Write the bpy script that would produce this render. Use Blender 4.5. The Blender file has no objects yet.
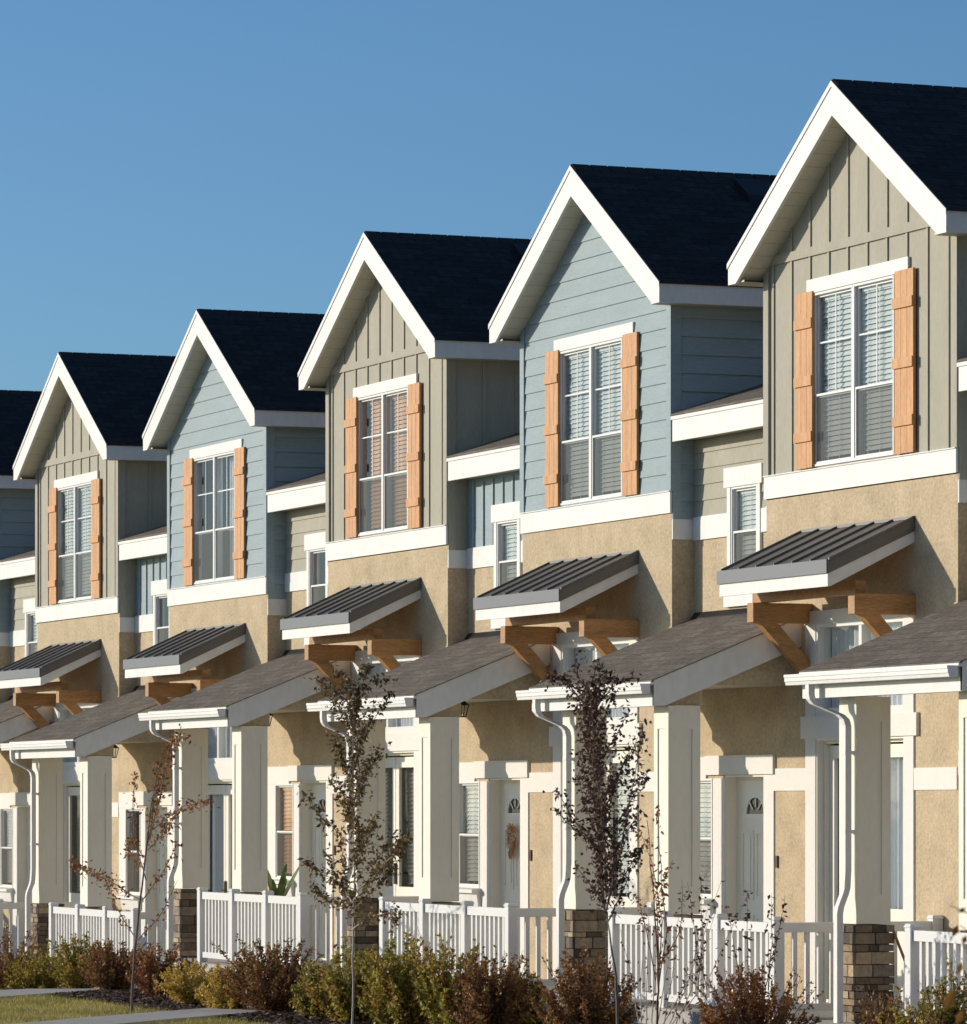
import bpy, math, random
from mathutils import Vector, Matrix
R = math.radians
rnd = random.Random(7)
scene = bpy.context.scene

# ---------------------------------------------------------------- camera
EYE = 2.3
cam_d = bpy.data.cameras.new('camera')
cam = bpy.data.objects.new('camera', cam_d)
scene.collection.objects.link(cam)
scene.camera = cam
FPX, HOR = 4650.0, 805.0
TH = math.atan(1884 / FPX)
cam.location = (37.65, -19.92, EYE)
cam.rotation_euler = (R(90), 0, R(90) - TH)
cam_d.sensor_fit = 'VERTICAL'
cam_d.sensor_height = 36.0
cam_d.lens = 36.0 * FPX / 1024.0
cam_d.shift_x = 0.0
cam_d.shift_y = (HOR - 512.0) / 1024.0
cam_d.clip_start = 0.5
cam_d.clip_end = 3000
cam_d.dof.use_dof = True
cam_d.dof.focus_distance = 48.0
cam_d.dof.aperture_fstop = 9.0

# ---------------------------------------------------------------- light
A_SUN, T_SUN = 0.87, 0.31           # shadow run per metre of depth: sideways, downwards
sdir = Vector((A_SUN, 1.0, -T_SUN)).normalized()      # direction light travels
w = bpy.data.worlds.new('World'); scene.world = w; w.use_nodes = True
wn = w.node_tree; wn.nodes.clear()
sky = wn.nodes.new('ShaderNodeTexSky'); sky.sky_type = 'NISHITA'; sky.sun_disc = False
el = math.asin(-sdir.z)
az = math.atan2(-sdir.x, -sdir.y)   # from +Y clockwise
sky.sun_elevation = el
sky.sun_rotation = az
sky.altitude = 1400; sky.air_density = 0.9; sky.dust_density = 3.0; sky.ozone_density = 4.4
bg = wn.nodes.new('ShaderNodeBackground'); bg.inputs[1].default_value = 0.132
wo = wn.nodes.new('ShaderNodeOutputWorld')
tint = wn.nodes.new('ShaderNodeMix'); tint.data_type = 'RGBA'; tint.blend_type = 'MULTIPLY'; tint.inputs[0].default_value = 1; tint.inputs[7].default_value = (.86, .99, .98, 1)
wn.links.new(sky.outputs[0], tint.inputs[6]); wn.links.new(tint.outputs[2], bg.inputs[0]); wn.links.new(bg.outputs[0], wo.inputs[0])
sd = bpy.data.lights.new('sun', 'SUN'); sd.energy = 4.2; sd.angle = R(0.55); sd.color = (1.0, 0.89, 0.745)
so = bpy.data.objects.new('sun', sd); scene.collection.objects.link(so)
so.rotation_euler = sdir.to_track_quat('-Z', 'Y').to_euler()
so.location = (-40, -60, 30)
scene.view_settings.view_transform = 'Standard'
scene.view_settings.look = 'None'
scene.view_settings.exposure = 0.0
scene.view_settings.gamma = 1.0
scene.cycles.max_bounces = 8
scene.cycles.transparent_max_bounces = 16

# ---------------------------------------------------------------- materials
def newmat(name):
    m = bpy.data.materials.new(name); m.use_nodes = True
    nt = m.node_tree
    return m, nt, nt.nodes['Principled BSDF']
def N(nt, t, **kw):
    n = nt.nodes.new(t)
    for k, v in kw.items(): setattr(n, k, v)
    return n
def L(nt, a, b): nt.links.new(a, b)

def mat(name, col, rough=.6, var=.08, scale=3.0, stretch=(1,1,1), bump=.0, bscale=60, bdist=.004, spec=.4, metal=0, hue=None, fine=None, bstretch=None):
    """basic paint / stucco / wood: large soft mottling + fine grain + bump, all in object space"""
    m, nt, p = newmat(name)
    tc = N(nt, 'ShaderNodeTexCoord')
    geo = N(nt, 'ShaderNodeNewGeometry')
    mp = N(nt, 'ShaderNodeMapping'); mp.inputs['Scale'].default_value = stretch
    L(nt, geo.outputs['Position'], mp.inputs['Vector'])
    n1 = N(nt, 'ShaderNodeTexNoise'); n1.inputs['Scale'].default_value = scale; n1.inputs['Detail'].default_value = 5; n1.inputs['Roughness'].default_value = .6
    L(nt, mp.outputs[0], n1.inputs['Vector'])
    n2 = N(nt, 'ShaderNodeTexNoise'); n2.inputs['Scale'].default_value = (fine or scale * 9); n2.inputs['Detail'].default_value = 3
    L(nt, mp.outputs[0], n2.inputs['Vector'])
    ad = N(nt, 'ShaderNodeMath', operation='ADD'); L(nt, n1.outputs['Fac'], ad.inputs[0]); L(nt, n2.outputs['Fac'], ad.inputs[1])
    mr = N(nt, 'ShaderNodeMapRange'); mr.inputs[1].default_value = .65; mr.inputs[2].default_value = 1.35
    L(nt, ad.outputs[0], mr.inputs[0])
    mx = N(nt, 'ShaderNodeMix', data_type='RGBA')
    c = Vector(col)
    a = c * (1 - var * 1.3); b = c * (1 + var)
    if hue: a = Vector(hue)
    mx.inputs[6].default_value = (*a, 1); mx.inputs[7].default_value = (*[min(1, v) for v in b], 1)
    L(nt, mr.outputs[0], mx.inputs[0]); L(nt, mx.outputs[2], p.inputs['Base Color'])
    p.inputs['Roughness'].default_value = rough
    p.inputs['Specular IOR Level'].default_value = spec
    p.inputs['Metallic'].default_value = metal
    if bump:
        nb = N(nt, 'ShaderNodeTexNoise'); nb.inputs['Scale'].default_value = bscale; nb.inputs['Detail'].default_value = 4
        mp2 = N(nt, 'ShaderNodeMapping'); mp2.inputs['Scale'].default_value = bstretch or (1,1,1)
        L(nt, geo.outputs['Position'], mp2.inputs['Vector']); L(nt, mp2.outputs[0], nb.inputs['Vector'])
        bp = N(nt, 'ShaderNodeBump'); bp.inputs['Strength'].default_value = bump; bp.inputs['Distance'].default_value = bdist
        L(nt, nb.outputs['Fac'], bp.inputs['Height']); L(nt, bp.outputs[0], p.inputs['Normal'])
    return m

M = {}
M['stucco'] = mat('stucco', (.53, .425, .288), .9, .22, 3.0, bump=.9, bscale=45, bdist=.010, spec=.15, fine=28)
M['band'] = mat('band_paint', (.72, .70, .655), .65, .04, 4, bump=.25, bscale=70, bdist=.003)
M['white'] = mat('white_trim', (.73, .72, .695), .5, .07, 1.7, (1,1,.5), bump=.15, bscale=30, bdist=.003)
M['vinyl'] = mat('white_vinyl', (.76, .755, .74), .35, .02, 4)
M['column'] = mat('column_paint', (.79, .745, .635), .6, .04, 3, (1,1,.3), bump=.2, bscale=25, bdist=.003)
M['olive'] = mat('olive_siding', (.38, .358, .288), .7, .10, 5, (1,1,.25), bump=.6, bscale=50, bdist=.004, bstretch=(1,1,.12), spec=.25)
M['blue'] = mat('blue_siding', (.305, .378, .405), .7, .09, 5, (.25,.25,1), bump=.6, bscale=50, bdist=.004, bstretch=(.12,.12,1), spec=.25)
M['cedar'] = mat('cedar_shutter', (.56, .275, .105), .6, .30, 6, (3,3,.35), bump=.5, bscale=60, bdist=.003, bstretch=(1,1,.08))
M['timber'] = mat('timber', (.40, .205, .075), .6, .35, 5, (2,.35,2.5), bump=.5, bscale=50, bdist=.004, bstretch=(1,.1,1))
M['metal'] = mat('grey_metal_roof', (.135, .128, .12), .5, .10, 2, spec=.5, metal=.35)
M['metal_edge'] = mat('metal_drip_edge', (.095, .105, .12), .5, .06, 3, spec=.5, metal=.2)
M['soffit'] = mat('soffit', (.60, .57, .47), .7, .06, 3)
M['concrete'] = mat('concrete', (.46, .44, .41), .85, .12, 1.6, bump=.5, bscale=40, bdist=.004, spec=.2)
M['dark'] = mat('dark_fixture', (.03, .027, .024), .4, .1, 8, metal=.6)
M['bronze'] = mat('door_hardware', (.10, .07, .045), .35, .1, 8, metal=.8)
M['room'] = mat('room', (.22, .20, .17), .9, .2, 1.2)
M['blind'] = mat('blind_slats', (.60, .605, .57), .55, .04, 3)
M['blind_tan'] = mat('tan_blind_slats', (.66, .36, .18), .6, .12, 3)
M['curtain'] = mat('curtain', (.66, .68, .70), .9, .08, 3, (4,4,.3))
M['door'] = mat('door_paint', (.80, .755, .65), .45, .03, 3)
M['gasket'] = mat('caulk_gap', (.19, .15, .10), .9, .1, 8)

def shingles(name, c1, c2, bump=.8):
    m, nt, p = newmat(name)
    tc = N(nt, 'ShaderNodeTexCoord')
    br = N(nt, 'ShaderNodeTexBrick')
    br.offset = .5; br.offset_frequency = 2
    br.inputs['Scale'].default_value = 1.0
    br.inputs['Brick Width'].default_value = .30; br.inputs['Row Height'].default_value = .14
    br.inputs['Mortar Size'].default_value = .006; br.inputs['Mortar Smooth'].default_value = .3
    br.inputs['Color1'].default_value = (*c1, 1); br.inputs['Color2'].default_value = (*c2, 1)
    br.inputs['Mortar'].default_value = (*[v * .5 for v in c1], 1)
    uv = N(nt, 'ShaderNodeUVMap'); uv.uv_map = 'UVMap'
    ns = N(nt, 'ShaderNodeTexNoise'); ns.inputs['Scale'].default_value = 2.2; ns.inputs['Detail'].default_value = 2
    L(nt, uv.outputs[0], ns.inputs['Vector'])
    mxv = N(nt, 'ShaderNodeMix', data_type='VECTOR'); mxv.inputs[0].default_value = .02
    L(nt, uv.outputs[0], mxv.inputs[4]); L(nt, ns.outputs['Color'], mxv.inputs[5])
    L(nt, mxv.outputs[1], br.inputs['Vector'])
    n = N(nt, 'ShaderNodeTexNoise'); n.inputs['Scale'].default_value = 9; n.inputs['Detail'].default_value = 6; n.inputs['Roughness'].default_value = .75
    mp = N(nt, 'ShaderNodeMapping'); mp.inputs['Scale'].default_value = (1.0, 3.2, 1)
    L(nt, uv.outputs[0], mp.inputs[0]); L(nt, mp.outputs[0], n.inputs['Vector'])
    cr = N(nt, 'ShaderNodeMapRange'); cr.inputs[1].default_value = .3; cr.inputs[2].default_value = .7; cr.inputs[3].default_value = .55; cr.inputs[4].default_value = 1.5
    L(nt, n.outputs['Fac'], cr.inputs[0])
    mul = N(nt, 'ShaderNodeMix', data_type='RGBA', blend_type='MULTIPLY'); mul.inputs[0].default_value = 1
    cc = N(nt, 'ShaderNodeCombineColor')
    for i in range(3): L(nt, cr.outputs[0], cc.inputs[i])
    L(nt, br.outputs['Color'], mul.inputs[6]); L(nt, cc.outputs[0], mul.inputs[7])
    L(nt, mul.outputs[2], p.inputs['Base Color'])
    p.inputs['Roughness'].default_value = .95; p.inputs['Specular IOR Level'].default_value = .12
    hb = N(nt, 'ShaderNodeMath', operation='ADD'); L(nt, br.outputs['Fac'], hb.inputs[0])
    inv = N(nt, 'ShaderNodeMath', operation='MULTIPLY'); inv.inputs[1].default_value = -1.0
    L(nt, n.outputs['Fac'], inv.inputs[0]); L(nt, inv.outputs[0], hb.inputs[1])
    bp = N(nt, 'ShaderNodeBump'); bp.inputs['Strength'].default_value = bump; bp.inputs['Distance'].default_value = -.012
    L(nt, hb.outputs[0], bp.inputs['Height']); L(nt, bp.outputs[0], p.inputs['Normal'])
    return m
M['roof'] = shingles('dark_shingles', (.046, .042, .042), (.028, .026, .027))
M['porch_roof'] = shingles('brown_shingles', (.198, .172, .145), (.138, .118, .100))

# glass: clear sheet with fresnel reflection
def glassmat(name, tint=(1,1,1), screen=0.0):
    m, nt, p = newmat(name); nt.nodes.remove(p)
    out = nt.nodes['Material Output']
    tr = N(nt, 'ShaderNodeBsdfTransparent'); tr.inputs[0].default_value = (*tint, 1)
    gl = N(nt, 'ShaderNodeBsdfGlossy'); gl.inputs['Roughness'].default_value = .03
    fr = N(nt, 'ShaderNodeFresnel'); ge = N(nt, 'ShaderNodeNewGeometry'); ir = N(nt, 'ShaderNodeMapRange'); ir.inputs[3].default_value = 1.45; ir.inputs[4].default_value = 1 / 1.45; L(nt, ge.outputs['Backfacing'], ir.inputs[0]); L(nt, ir.outputs[0], fr.inputs[0])
    mx = N(nt, 'ShaderNodeMixShader'); L(nt, fr.outputs[0], mx.inputs[0]); L(nt, tr.outputs[0], mx.inputs[1]); L(nt, gl.outputs[0], mx.inputs[2])
    last = mx
    if screen:
        df = N(nt, 'ShaderNodeBsdfDiffuse'); df.inputs[0].default_value = (.16, .15, .13, 1)
        m2 = N(nt, 'ShaderNodeMixShader'); m2.inputs[0].default_value = screen
        L(nt, mx.outputs[0], m2.inputs[1]); L(nt, df.outputs[0], m2.inputs[2]); last = m2
    L(nt, last.outputs[0], out.inputs[0])
    return m
M['glass'] = glassmat('window_glass', (.9, .94, .95))
M['screened'] = glassmat('screened_glass', (.85, .87, .87), .34)

def stone_mat():
    m, nt, p = newmat('ledge_stone')
    oi = N(nt, 'ShaderNodeNewGeometry')
    at = N(nt, 'ShaderNodeAttribute'); at.attribute_name = 'tone'
    cr = N(nt, 'ShaderNodeValToRGB')
    e = cr.color_ramp.elements
    e[0].position = 0; e[0].color = (.055, .045, .038, 1); e[1].position = 1; e[1].color = (.44, .33, .21, 1)
    for pos, c in ((.3, (.15, .11, .075)), (.55, (.27, .20, .125)), (.8, (.22, .19, .155))):
        q = e.new(pos); q.color = (*c, 1)
    L(nt, at.outputs['Fac'], cr.inputs[0])
    n = N(nt, 'ShaderNodeTexNoise'); n.inputs['Scale'].default_value = 18; n.inputs['Detail'].default_value = 6
    L(nt, oi.outputs['Position'], n.inputs['Vector'])
    mr = N(nt, 'ShaderNodeMapRange'); mr.inputs[3].default_value = .5; mr.inputs[4].default_value = 1.5; L(nt, n.outputs['Fac'], mr.inputs[0])
    cc = N(nt, 'ShaderNodeCombineColor')
    for i in range(3): L(nt, mr.outputs[0], cc.inputs[i])
    mul = N(nt, 'ShaderNodeMix', data_type='RGBA', blend_type='MULTIPLY'); mul.inputs[0].default_value = 1
    L(nt, cr.outputs[0], mul.inputs[6]); L(nt, cc.outputs[0], mul.inputs[7]); L(nt, mul.outputs[2], p.inputs['Base Color'])
    p.inputs['Roughness'].default_value = .9
    bp = N(nt, 'ShaderNodeBump'); bp.inputs['Strength'].default_value = .9; bp.inputs['Distance'].default_value = .02
    L(nt, n.outputs['Fac'], bp.inputs['Height']); L(nt, bp.outputs[0], p.inputs['Normal'])
    return m
M['stone'] = stone_mat()

def leafmat(name, cols, trans=.25):
    """colour picked per leaf from attribute 'tone'"""
    m, nt, p = newmat(name)
    at = N(nt, 'ShaderNodeAttribute'); at.attribute_name = 'tone'
    cr = N(nt, 'ShaderNodeValToRGB'); e = cr.color_ramp.elements
    e[0].position = 0; e[0].color = (*cols[0], 1); e[1].position = 1; e[1].color = (*cols[-1], 1)
    for i, c in enumerate(cols[1:-1]):
        q = e.new((i + 1) / (len(cols) - 1)); q.color = (*c, 1)
    L(nt, at.outputs['Fac'], cr.inputs[0]); L(nt, cr.outputs[0], p.inputs['Base Color'])
    p.inputs['Roughness'].default_value = .55; p.inputs['Specular IOR Level'].default_value = .3
    out = nt.nodes['Material Output']
    tl = N(nt, 'ShaderNodeBsdfTranslucent'); L(nt, cr.outputs[0], tl.inputs[0])
    mx = N(nt, 'ShaderNodeMixShader'); mx.inputs[0].default_value = trans
    L(nt, p.outputs[0], mx.inputs[1]); L(nt, tl.outputs[0], mx.inputs[2]); L(nt, mx.outputs[0], out.inputs[0])
    return m
M['leaf_red'] = leafmat('barberry_leaves', [(.08,.045,.025), (.19,.085,.04), (.30,.14,.055), (.38,.23,.075), (.24,.17,.06)], .3)
M['leaf_green'] = leafmat('green_leaves', [(.10,.10,.025), (.24,.22,.045), (.38,.33,.065), (.48,.38,.08), (.38,.20,.07), (.26,.12,.05)], .35)
M['leaf_olive'] = leafmat('olive_leaves', [(.14,.12,.025), (.30,.24,.04), (.44,.34,.06), (.36,.20,.05)], .35)
M['leaf_yellow'] = leafmat('yellow_leaves', [(.36,.25,.06), (.56,.40,.09), (.70,.52,.14), (.46,.30,.07)], .3)
M['leaf_purple'] = leafmat('purple_leaves', [(.045,.022,.022), (.10,.045,.038), (.16,.075,.05), (.20,.13,.06)])
M['leaf_rust'] = leafmat('rust_leaves', [(.16,.075,.035), (.30,.13,.05), (.42,.23,.085)], .3)
M['leaf_mixed'] = leafmat('green_purple_leaves', [(.09,.05,.03), (.18,.11,.045), (.25,.20,.065), (.20,.085,.05)], .3)
M['leaf_orange'] = leafmat('orange_leaves', [(.30,.07,.02), (.42,.12,.03), (.50,.22,.04), (.18,.14,.03)])
M['leaf_plant'] = leafmat('houseplant_leaves', [(.05,.11,.03), (.14,.22,.06), (.22,.26,.10)])
M['bark'] = mat('bark', (.17, .125, .10), .85, .3, 20, (1,1,.25), bump=.6, bscale=60, bdist=.004)
M['twig'] = mat('red_twigs', (.13, .07, .05), .8, .25, 20)
M['pale_twig'] = mat('pale_twigs', (.40, .36, .33), .8, .15, 20)
M['chips'] = leafmat('bark_chips', [(.05,.03,.02), (.11,.065,.04), (.18,.11,.068), (.36,.26,.18)], .0)
M['mulch'] = mat('mulch', (.085, .05, .036), .95, .45, 9, bump=1.0, bscale=30, bdist=.03, fine=60)
M['blade'] = leafmat('grass_blades', [(.20,.19,.035), (.34,.30,.06), (.46,.38,.10), (.55,.46,.18)], .3)
M['turf'] = mat('turf', (.25, .225, .08), .95, .3, 1.5, hue=(.32,.26,.12), bump=.8, bscale=50, bdist=.02, fine=30)
M['wreath'] = leafmat('wreath_leaves', [(.55,.22,.10), (.70,.38,.20), (.75,.55,.36), (.55,.42,.25)])
M['pot'] = mat('ceramic_pot', (.62, .60, .56), .5, .05, 6)

# ---------------------------------------------------------------- mesh helpers
class MB:
    def __init__(s, dz=0.0): s.v = []; s.f = []; s.mi = []; s.uv = []; s.tone = []; s.dz = dz; s.m = 0; s.hasuv = False
    def face(s, pts, uvs=None, tone=0.0):
        b = len(s.v)
        for p in pts: s.v.append((p[0], p[1], p[2] + s.dz))
        s.f.append(tuple(range(b, b + len(pts)))); s.mi.append(s.m)
        s.uv.append(uvs); s.tone.append(tone)
        if uvs: s.hasuv = True
    def box(s, x0, x1, y0, y1, z0, z1, tone=0.0):
        if x0 > x1: x0, x1 = x1, x0
        if y0 > y1: y0, y1 = y1, y0
        if z0 > z1: z0, z1 = z1, z0
        P = [(x0,y0,z0),(x1,y0,z0),(x1,y1,z0),(x0,y1,z0),(x0,y0,z1),(x1,y0,z1),(x1,y1,z1),(x0,y1,z1)]
        s.hexa(P, tone)
    def hexa(s, P, tone=0.0):
        b = len(s.v)
        for p in P: s.v.append((p[0], p[1], p[2] + s.dz))
        for q in ((0,3,2,1),(4,5,6,7),(0,1,5,4),(1,2,6,5),(2,3,7,6),(3,0,4,7)):
            s.f.append(tuple(b + i for i in q)); s.mi.append(s.m); s.uv.append(None); s.tone.append(tone)
    def prism_x(s, prof, x0, x1):
        """profile (y,z) list extruded along x"""
        n = len(prof)
        s.face([(x0, y, z) for y, z in prof]); s.face([(x1, y, z) for y, z in reversed(prof)])
        for i in range(n):
            a, c = prof[i], prof[(i + 1) % n]
            s.face([(x0, a[0], a[1]), (x1, a[0], a[1]), (x1, c[0], c[1]), (x0, c[0], c[1])][::-1])
    def prism_y(s, prof, y0, y1):
        n = len(prof)
        s.face([(x, y0, z) for x, z in prof]); s.face([(x, y1, z) for x, z in reversed(prof)])
        for i in range(n):
            a, c = prof[i], prof[(i + 1) % n]
            s.face([(a[0], y0, a[1]), (a[0], y1, a[1]), (c[0], y1, c[1]), (c[0], y0, c[1])])
    def tube(s, pts, rads, n=8, tone=0.0, cap=True):
        pts = [Vector(p) for p in pts]
        if not isinstance(rads, (list, tuple)): rads = [rads] * len(pts)
        base = len(s.v); prev = None
        for i, p in enumerate(pts):
            d = (pts[min(i + 1, len(pts) - 1)] - pts[max(i - 1, 0)]).normalized()
            if prev is None:
                u = d.orthogonal().normalized()
            else:
                u = (prev - d * prev.dot(d)).normalized()
            prev = u; vv = d.cross(u)
            for k in range(n):
                a = 2 * math.pi * k / n
                q = p + (u * math.cos(a) + vv * math.sin(a)) * rads[i]
                s.v.append((q.x, q.y, q.z + s.dz))
        for i in range(len(pts) - 1):
            for k in range(n):
                a = base + i * n + k; b = base + i * n + (k + 1) % n
                s.f.append((a, b, b + n, a + n)); s.mi.append(s.m); s.uv.append(None); s.tone.append(tone)
        if cap:
            s.f.append(tuple(base + k for k in range(n))[::-1]); s.mi.append(s.m); s.uv.append(None); s.tone.append(tone)
            e = base + (len(pts) - 1) * n
            s.f.append(tuple(e + k for k in range(n))); s.mi.append(s.m); s.uv.append(None); s.tone.append(tone)
    def build(s, name, mats, parent=None, smooth=False, bevel=0):
        me = bpy.data.meshes.new(name)
        me.from_pydata(s.v, [], s.f)
        if not isinstance(mats, (list, tuple)): mats = [mats]
        for m in mats: me.materials.append(M[m] if isinstance(m, str) else m)
        me.polygons.foreach_set('material_index', s.mi)
        if any(s.tone):
            at = me.attributes.new('tone', 'FLOAT', 'FACE'); at.data.foreach_set('value', s.tone)
        if s.hasuv:
            uvl = me.uv_layers.new(name='UVMap'); d = []
            for f, u in zip(s.f, s.uv):
                d += [c for t in (u or [(0, 0)] * len(f)) for c in t]
            uvl.data.foreach_set('uv', d)
        if smooth: me.polygons.foreach_set('use_smooth', [True] * len(s.f))
        me.update()
        o = bpy.data.objects.new(name, me); scene.collection.objects.link(o)
        if parent: o.parent = parent
        if bevel:
            b = o.modifiers.new('bevel', 'BEVEL'); b.width = bevel; b.segments = 2; b.limit_method = 'ANGLE'
        return o
def empty(name, loc, label, cat, group=None):
    o = bpy.data.objects.new(name, None); scene.collection.objects.link(o); o.location = loc
    o.empty_display_size = .3
    tag(o, label, cat, group); return o
def tag(o, label=None, cat=None, group=None, kind=None):
    if label: o['label'] = label
    if cat: o['category'] = cat
    if group: o['group'] = group
    if kind: o['kind'] = kind
    return o
def copy_tree(o, parent=None):
    c = o.copy(); scene.collection.objects.link(c); c.parent = parent
    for ch in list(o.children): copy_tree(ch, c)
    return c

# ---------------------------------------------------------------- ground
def gz(x, y=0):
    """terrain height: flat near the right, a step down of 0.31 m left of x=-19"""
    t = min(1, max(0, (-17.5 - x) / 4.0)); t = t * t * (3 - 2 * t)
    return -.31 * t
def sheet(name, xs, ys, z, material, parent=None):
    b = MB(); 
    n = len(ys)
    for x in xs:
        for y in ys: b.v.append((x, y, gz(x) + z))
    for i in range(len(xs) - 1):
        for j in range(n - 1):
            a = i * n + j
            b.f.append((a, a + n, a + n + 1, a + 1)); b.mi.append(0); b.uv.append(None); b.tone.append(0)
    return b.build(name, material)
def frange(a, b, st):
    r = []; x = a
    while x < b - 1e-6: r.append(x); x += st
    return r + [b]
g = sheet('ground', [-900, -300, -80] + frange(-50, 30, .5) + [80, 300, 900], [-900, -300, -60, -8, 12, 60, 300, 900], 0, 'turf')
tag(g, 'dry autumn lawn and ground around the houses', 'ground', kind='structure')
mu = sheet('mulch_bed', frange(-50, 20, .5), [-3.75, -3.0, -1.9, -.1], .004, 'mulch')
tag(mu, 'dark bark mulch bed along the porches', 'mulch', kind='structure')

def strip(name, pts, wd, z, material, th=.05):
    b = MB(); Ls = []; Rs = []
    for i, p in enumerate(pts):
        d = (Vector(pts[min(i+1, len(pts)-1)]) - Vector(pts[max(i-1, 0)])).normalized()
        n = Vector((-d.y, d.x)) * wd / 2
        Ls.append(Vector(p) + n); Rs.append(Vector(p) - n)
    for i in range(len(pts) - 1):
        q = [Ls[i], Rs[i], Rs[i+1], Ls[i+1]]
        top = [(v.x, v.y, gz(v.x) + z + th) for v in q]; bot = [(v.x, v.y, gz(v.x) + z - .05) for v in q]
        b.face(top); b.face([top[0], top[3], bot[3], bot[0]]); b.face([top[1], bot[1], bot[2], top[2]])
    return b.build(name, material)
def smooth_path(P, n=12):
    out = []
    for i in range(len(P) - 1):
        p0 = P[max(i-1,0)]; p1 = P[i]; p2 = P[i+1]; p3 = P[min(i+2, len(P)-1)]
        for k in range(n):
            t = k / n
            out.append(tuple(.5 * ((2*p1[j]) + (-p0[j]+p2[j])*t + (2*p0[j]-5*p1[j]+4*p2[j]-p3[j])*t*t + (-p0[j]+3*p1[j]-3*p2[j]+p3[j])*t**3) for j in (0,1)))
    return out + [P[-1]]
HW = [dict() for _ in range(8)]
PITCH = 6.31
def XR(k): return -PITCH * (k - 1)

PATHS = {}
for k in range(0, 7):
    x0 = XR(k) - 4.95
    P = [(x0, -1.95), (x0 - .35, -2.5), (x0 + .3, -3.4), (x0 + 1.5, -4.75), (x0 + 2.9, -6.4), (x0 + 3.4, -9.0)]
    PATHS[k] = smooth_path(P)
    st = strip('path', smooth_path(P), 1.0, 0.0, 'concrete', .035 if False else .03)
    tag(st, 'pale concrete walk curving from a porch entry', 'path', kind='structure')
sw = MB()
for i in range(60):
    x0 = -60 + i * 1.6
    a, c = gz(x0), gz(x0 + 1.585)
    P = [(x0,-10.4,a-.05),(x0+1.585,-10.4,c-.05),(x0+1.585,-9.0,c-.05),(x0,-9.0,a-.05),(x0,-10.4,a+.03),(x0+1.585,-10.4,c+.03),(x0+1.585,-9.0,c+.03),(x0,-9.0,a+.03)]
    sw.hexa(P)
tag(sw.build('pavement', 'concrete'), 'pale concrete pavement in front of the gardens', 'pavement', kind='structure')

# ---------------------------------------------------------------- house builder
SL = .64                 # gable slope
BX0, BX1 = -4.04, 0.0    # bay
PKX, PKZ = -2.02, 6.87   # ridge
OHF, OHS = .28, .30      # overhangs
REC = .25                # recess depth upstairs
FLOOR = -1.93
def gable_z(x, top=PKZ): return top - SL * abs(x - PKX)

def wall_panel(b, y, x0, x1, z0, z1, holes, jamb=.12, ztop=None):
    """vertical sheet facing -Y with rectangular holes and jamb returns; ztop(x) clips the top as a gable"""
    xs = sorted({x0, x1} | {h[0] for h in holes} | {h[1] for h in holes} | ({PKX} if ztop else set()))
    zs = sorted({z0, z1} | {h[2] for h in holes} | {h[3] for h in holes})
    for i in range(len(xs) - 1):
        for j in range(len(zs) - 1):
            xa, xb, za, zb = xs[i], xs[i+1], zs[j], zs[j+1]
            cx, cz = (xa + xb) / 2, (za + zb) / 2
            if any(h[0] < cx < h[1] and h[2] < cz < h[3] for h in holes): continue
            b.face([(xa, y, za), (xb, y, za), (xb, y, zb), (xa, y, zb)])
    if ztop:
        for xa, xb in ((x0, PKX), (PKX, x1)):
            b.face([(xa, y, z1), (xb, y, z1), (xb, y, ztop(xb)), (xa, y, ztop(xa))])
    for h in holes:
        a, c, d, e = h; yb = y + jamb
        b.face([(a, y, d), (a, y, e), (a, yb, e), (a, yb, d)]); b.face([(c, y, d), (c, yb, d), (c, yb, e), (c, y, e)])
        b.face([(a, y, e), (c, y, e), (c, yb, e), (a, yb, e)]); b.face([(a, y, d), (a, yb, d), (c, yb, d), (c, y, d)])

def clap_front(b, y, x0, x1, z0, z1, hole=None, gable=False, exp=.19, lap=.014):
    z = z0
    while z < z1 - .01:
        zt = min(z + exp, z1)
        cuts = [z, zt]
        if hole: cuts = sorted({z, zt} | {h for h in hole[2:] if z < h < zt})
        for za, zb in zip(cuts[:-1], cuts[1:]):
            pa = lap * (1 - (za - z) / exp); pb = lap * (1 - (zb - z) / exp)
            def ends(zz):
                if not gable: return x0, x1
                hw = (PKZ - .12 - zz) / SL
                return max(x0, PKX - hw), min(x1, PKX + hw)
            (la, ra), (lb, rb) = ends(za), ends(zb)
            if rb <= lb: rb = lb = PKX
            segs = [(la, ra, lb, rb)]
            if hole and hole[2] - 1e-4 <= za and zb <= hole[3] + 1e-4:
                segs = [(la, hole[0], lb, hole[0]), (hole[1], ra, hole[1], rb)]
            for (p, q, r_, s_) in segs:
                b.face([(p, y - pa, za), (q, y - pa, za), (s_, y - pb, zb), (r_, y - pb, zb)])
                if za == z: b.face([(p, y, za), (q, y, za), (q, y - pa, za), (p, y - pa, za)])
        z = zt
def clap_side(b, x, y0, y1, z0, z1, exp=.19, lap=.022, sgn=1):
    z = z0
    while z < z1 - .01:
        zt = min(z + exp, z1); pb = lap * (1 - (zt - z) / exp)
        b.face([(x + sgn*lap, y0, z), (x + sgn*lap, y1, z), (x + sgn*pb, y1, zt), (x + sgn*pb, y0, zt)])
        b.face([(x, y0, z), (x, y1, z), (x + sgn*lap, y1, z), (x + sgn*lap, y0, z)])
        z = zt

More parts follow.
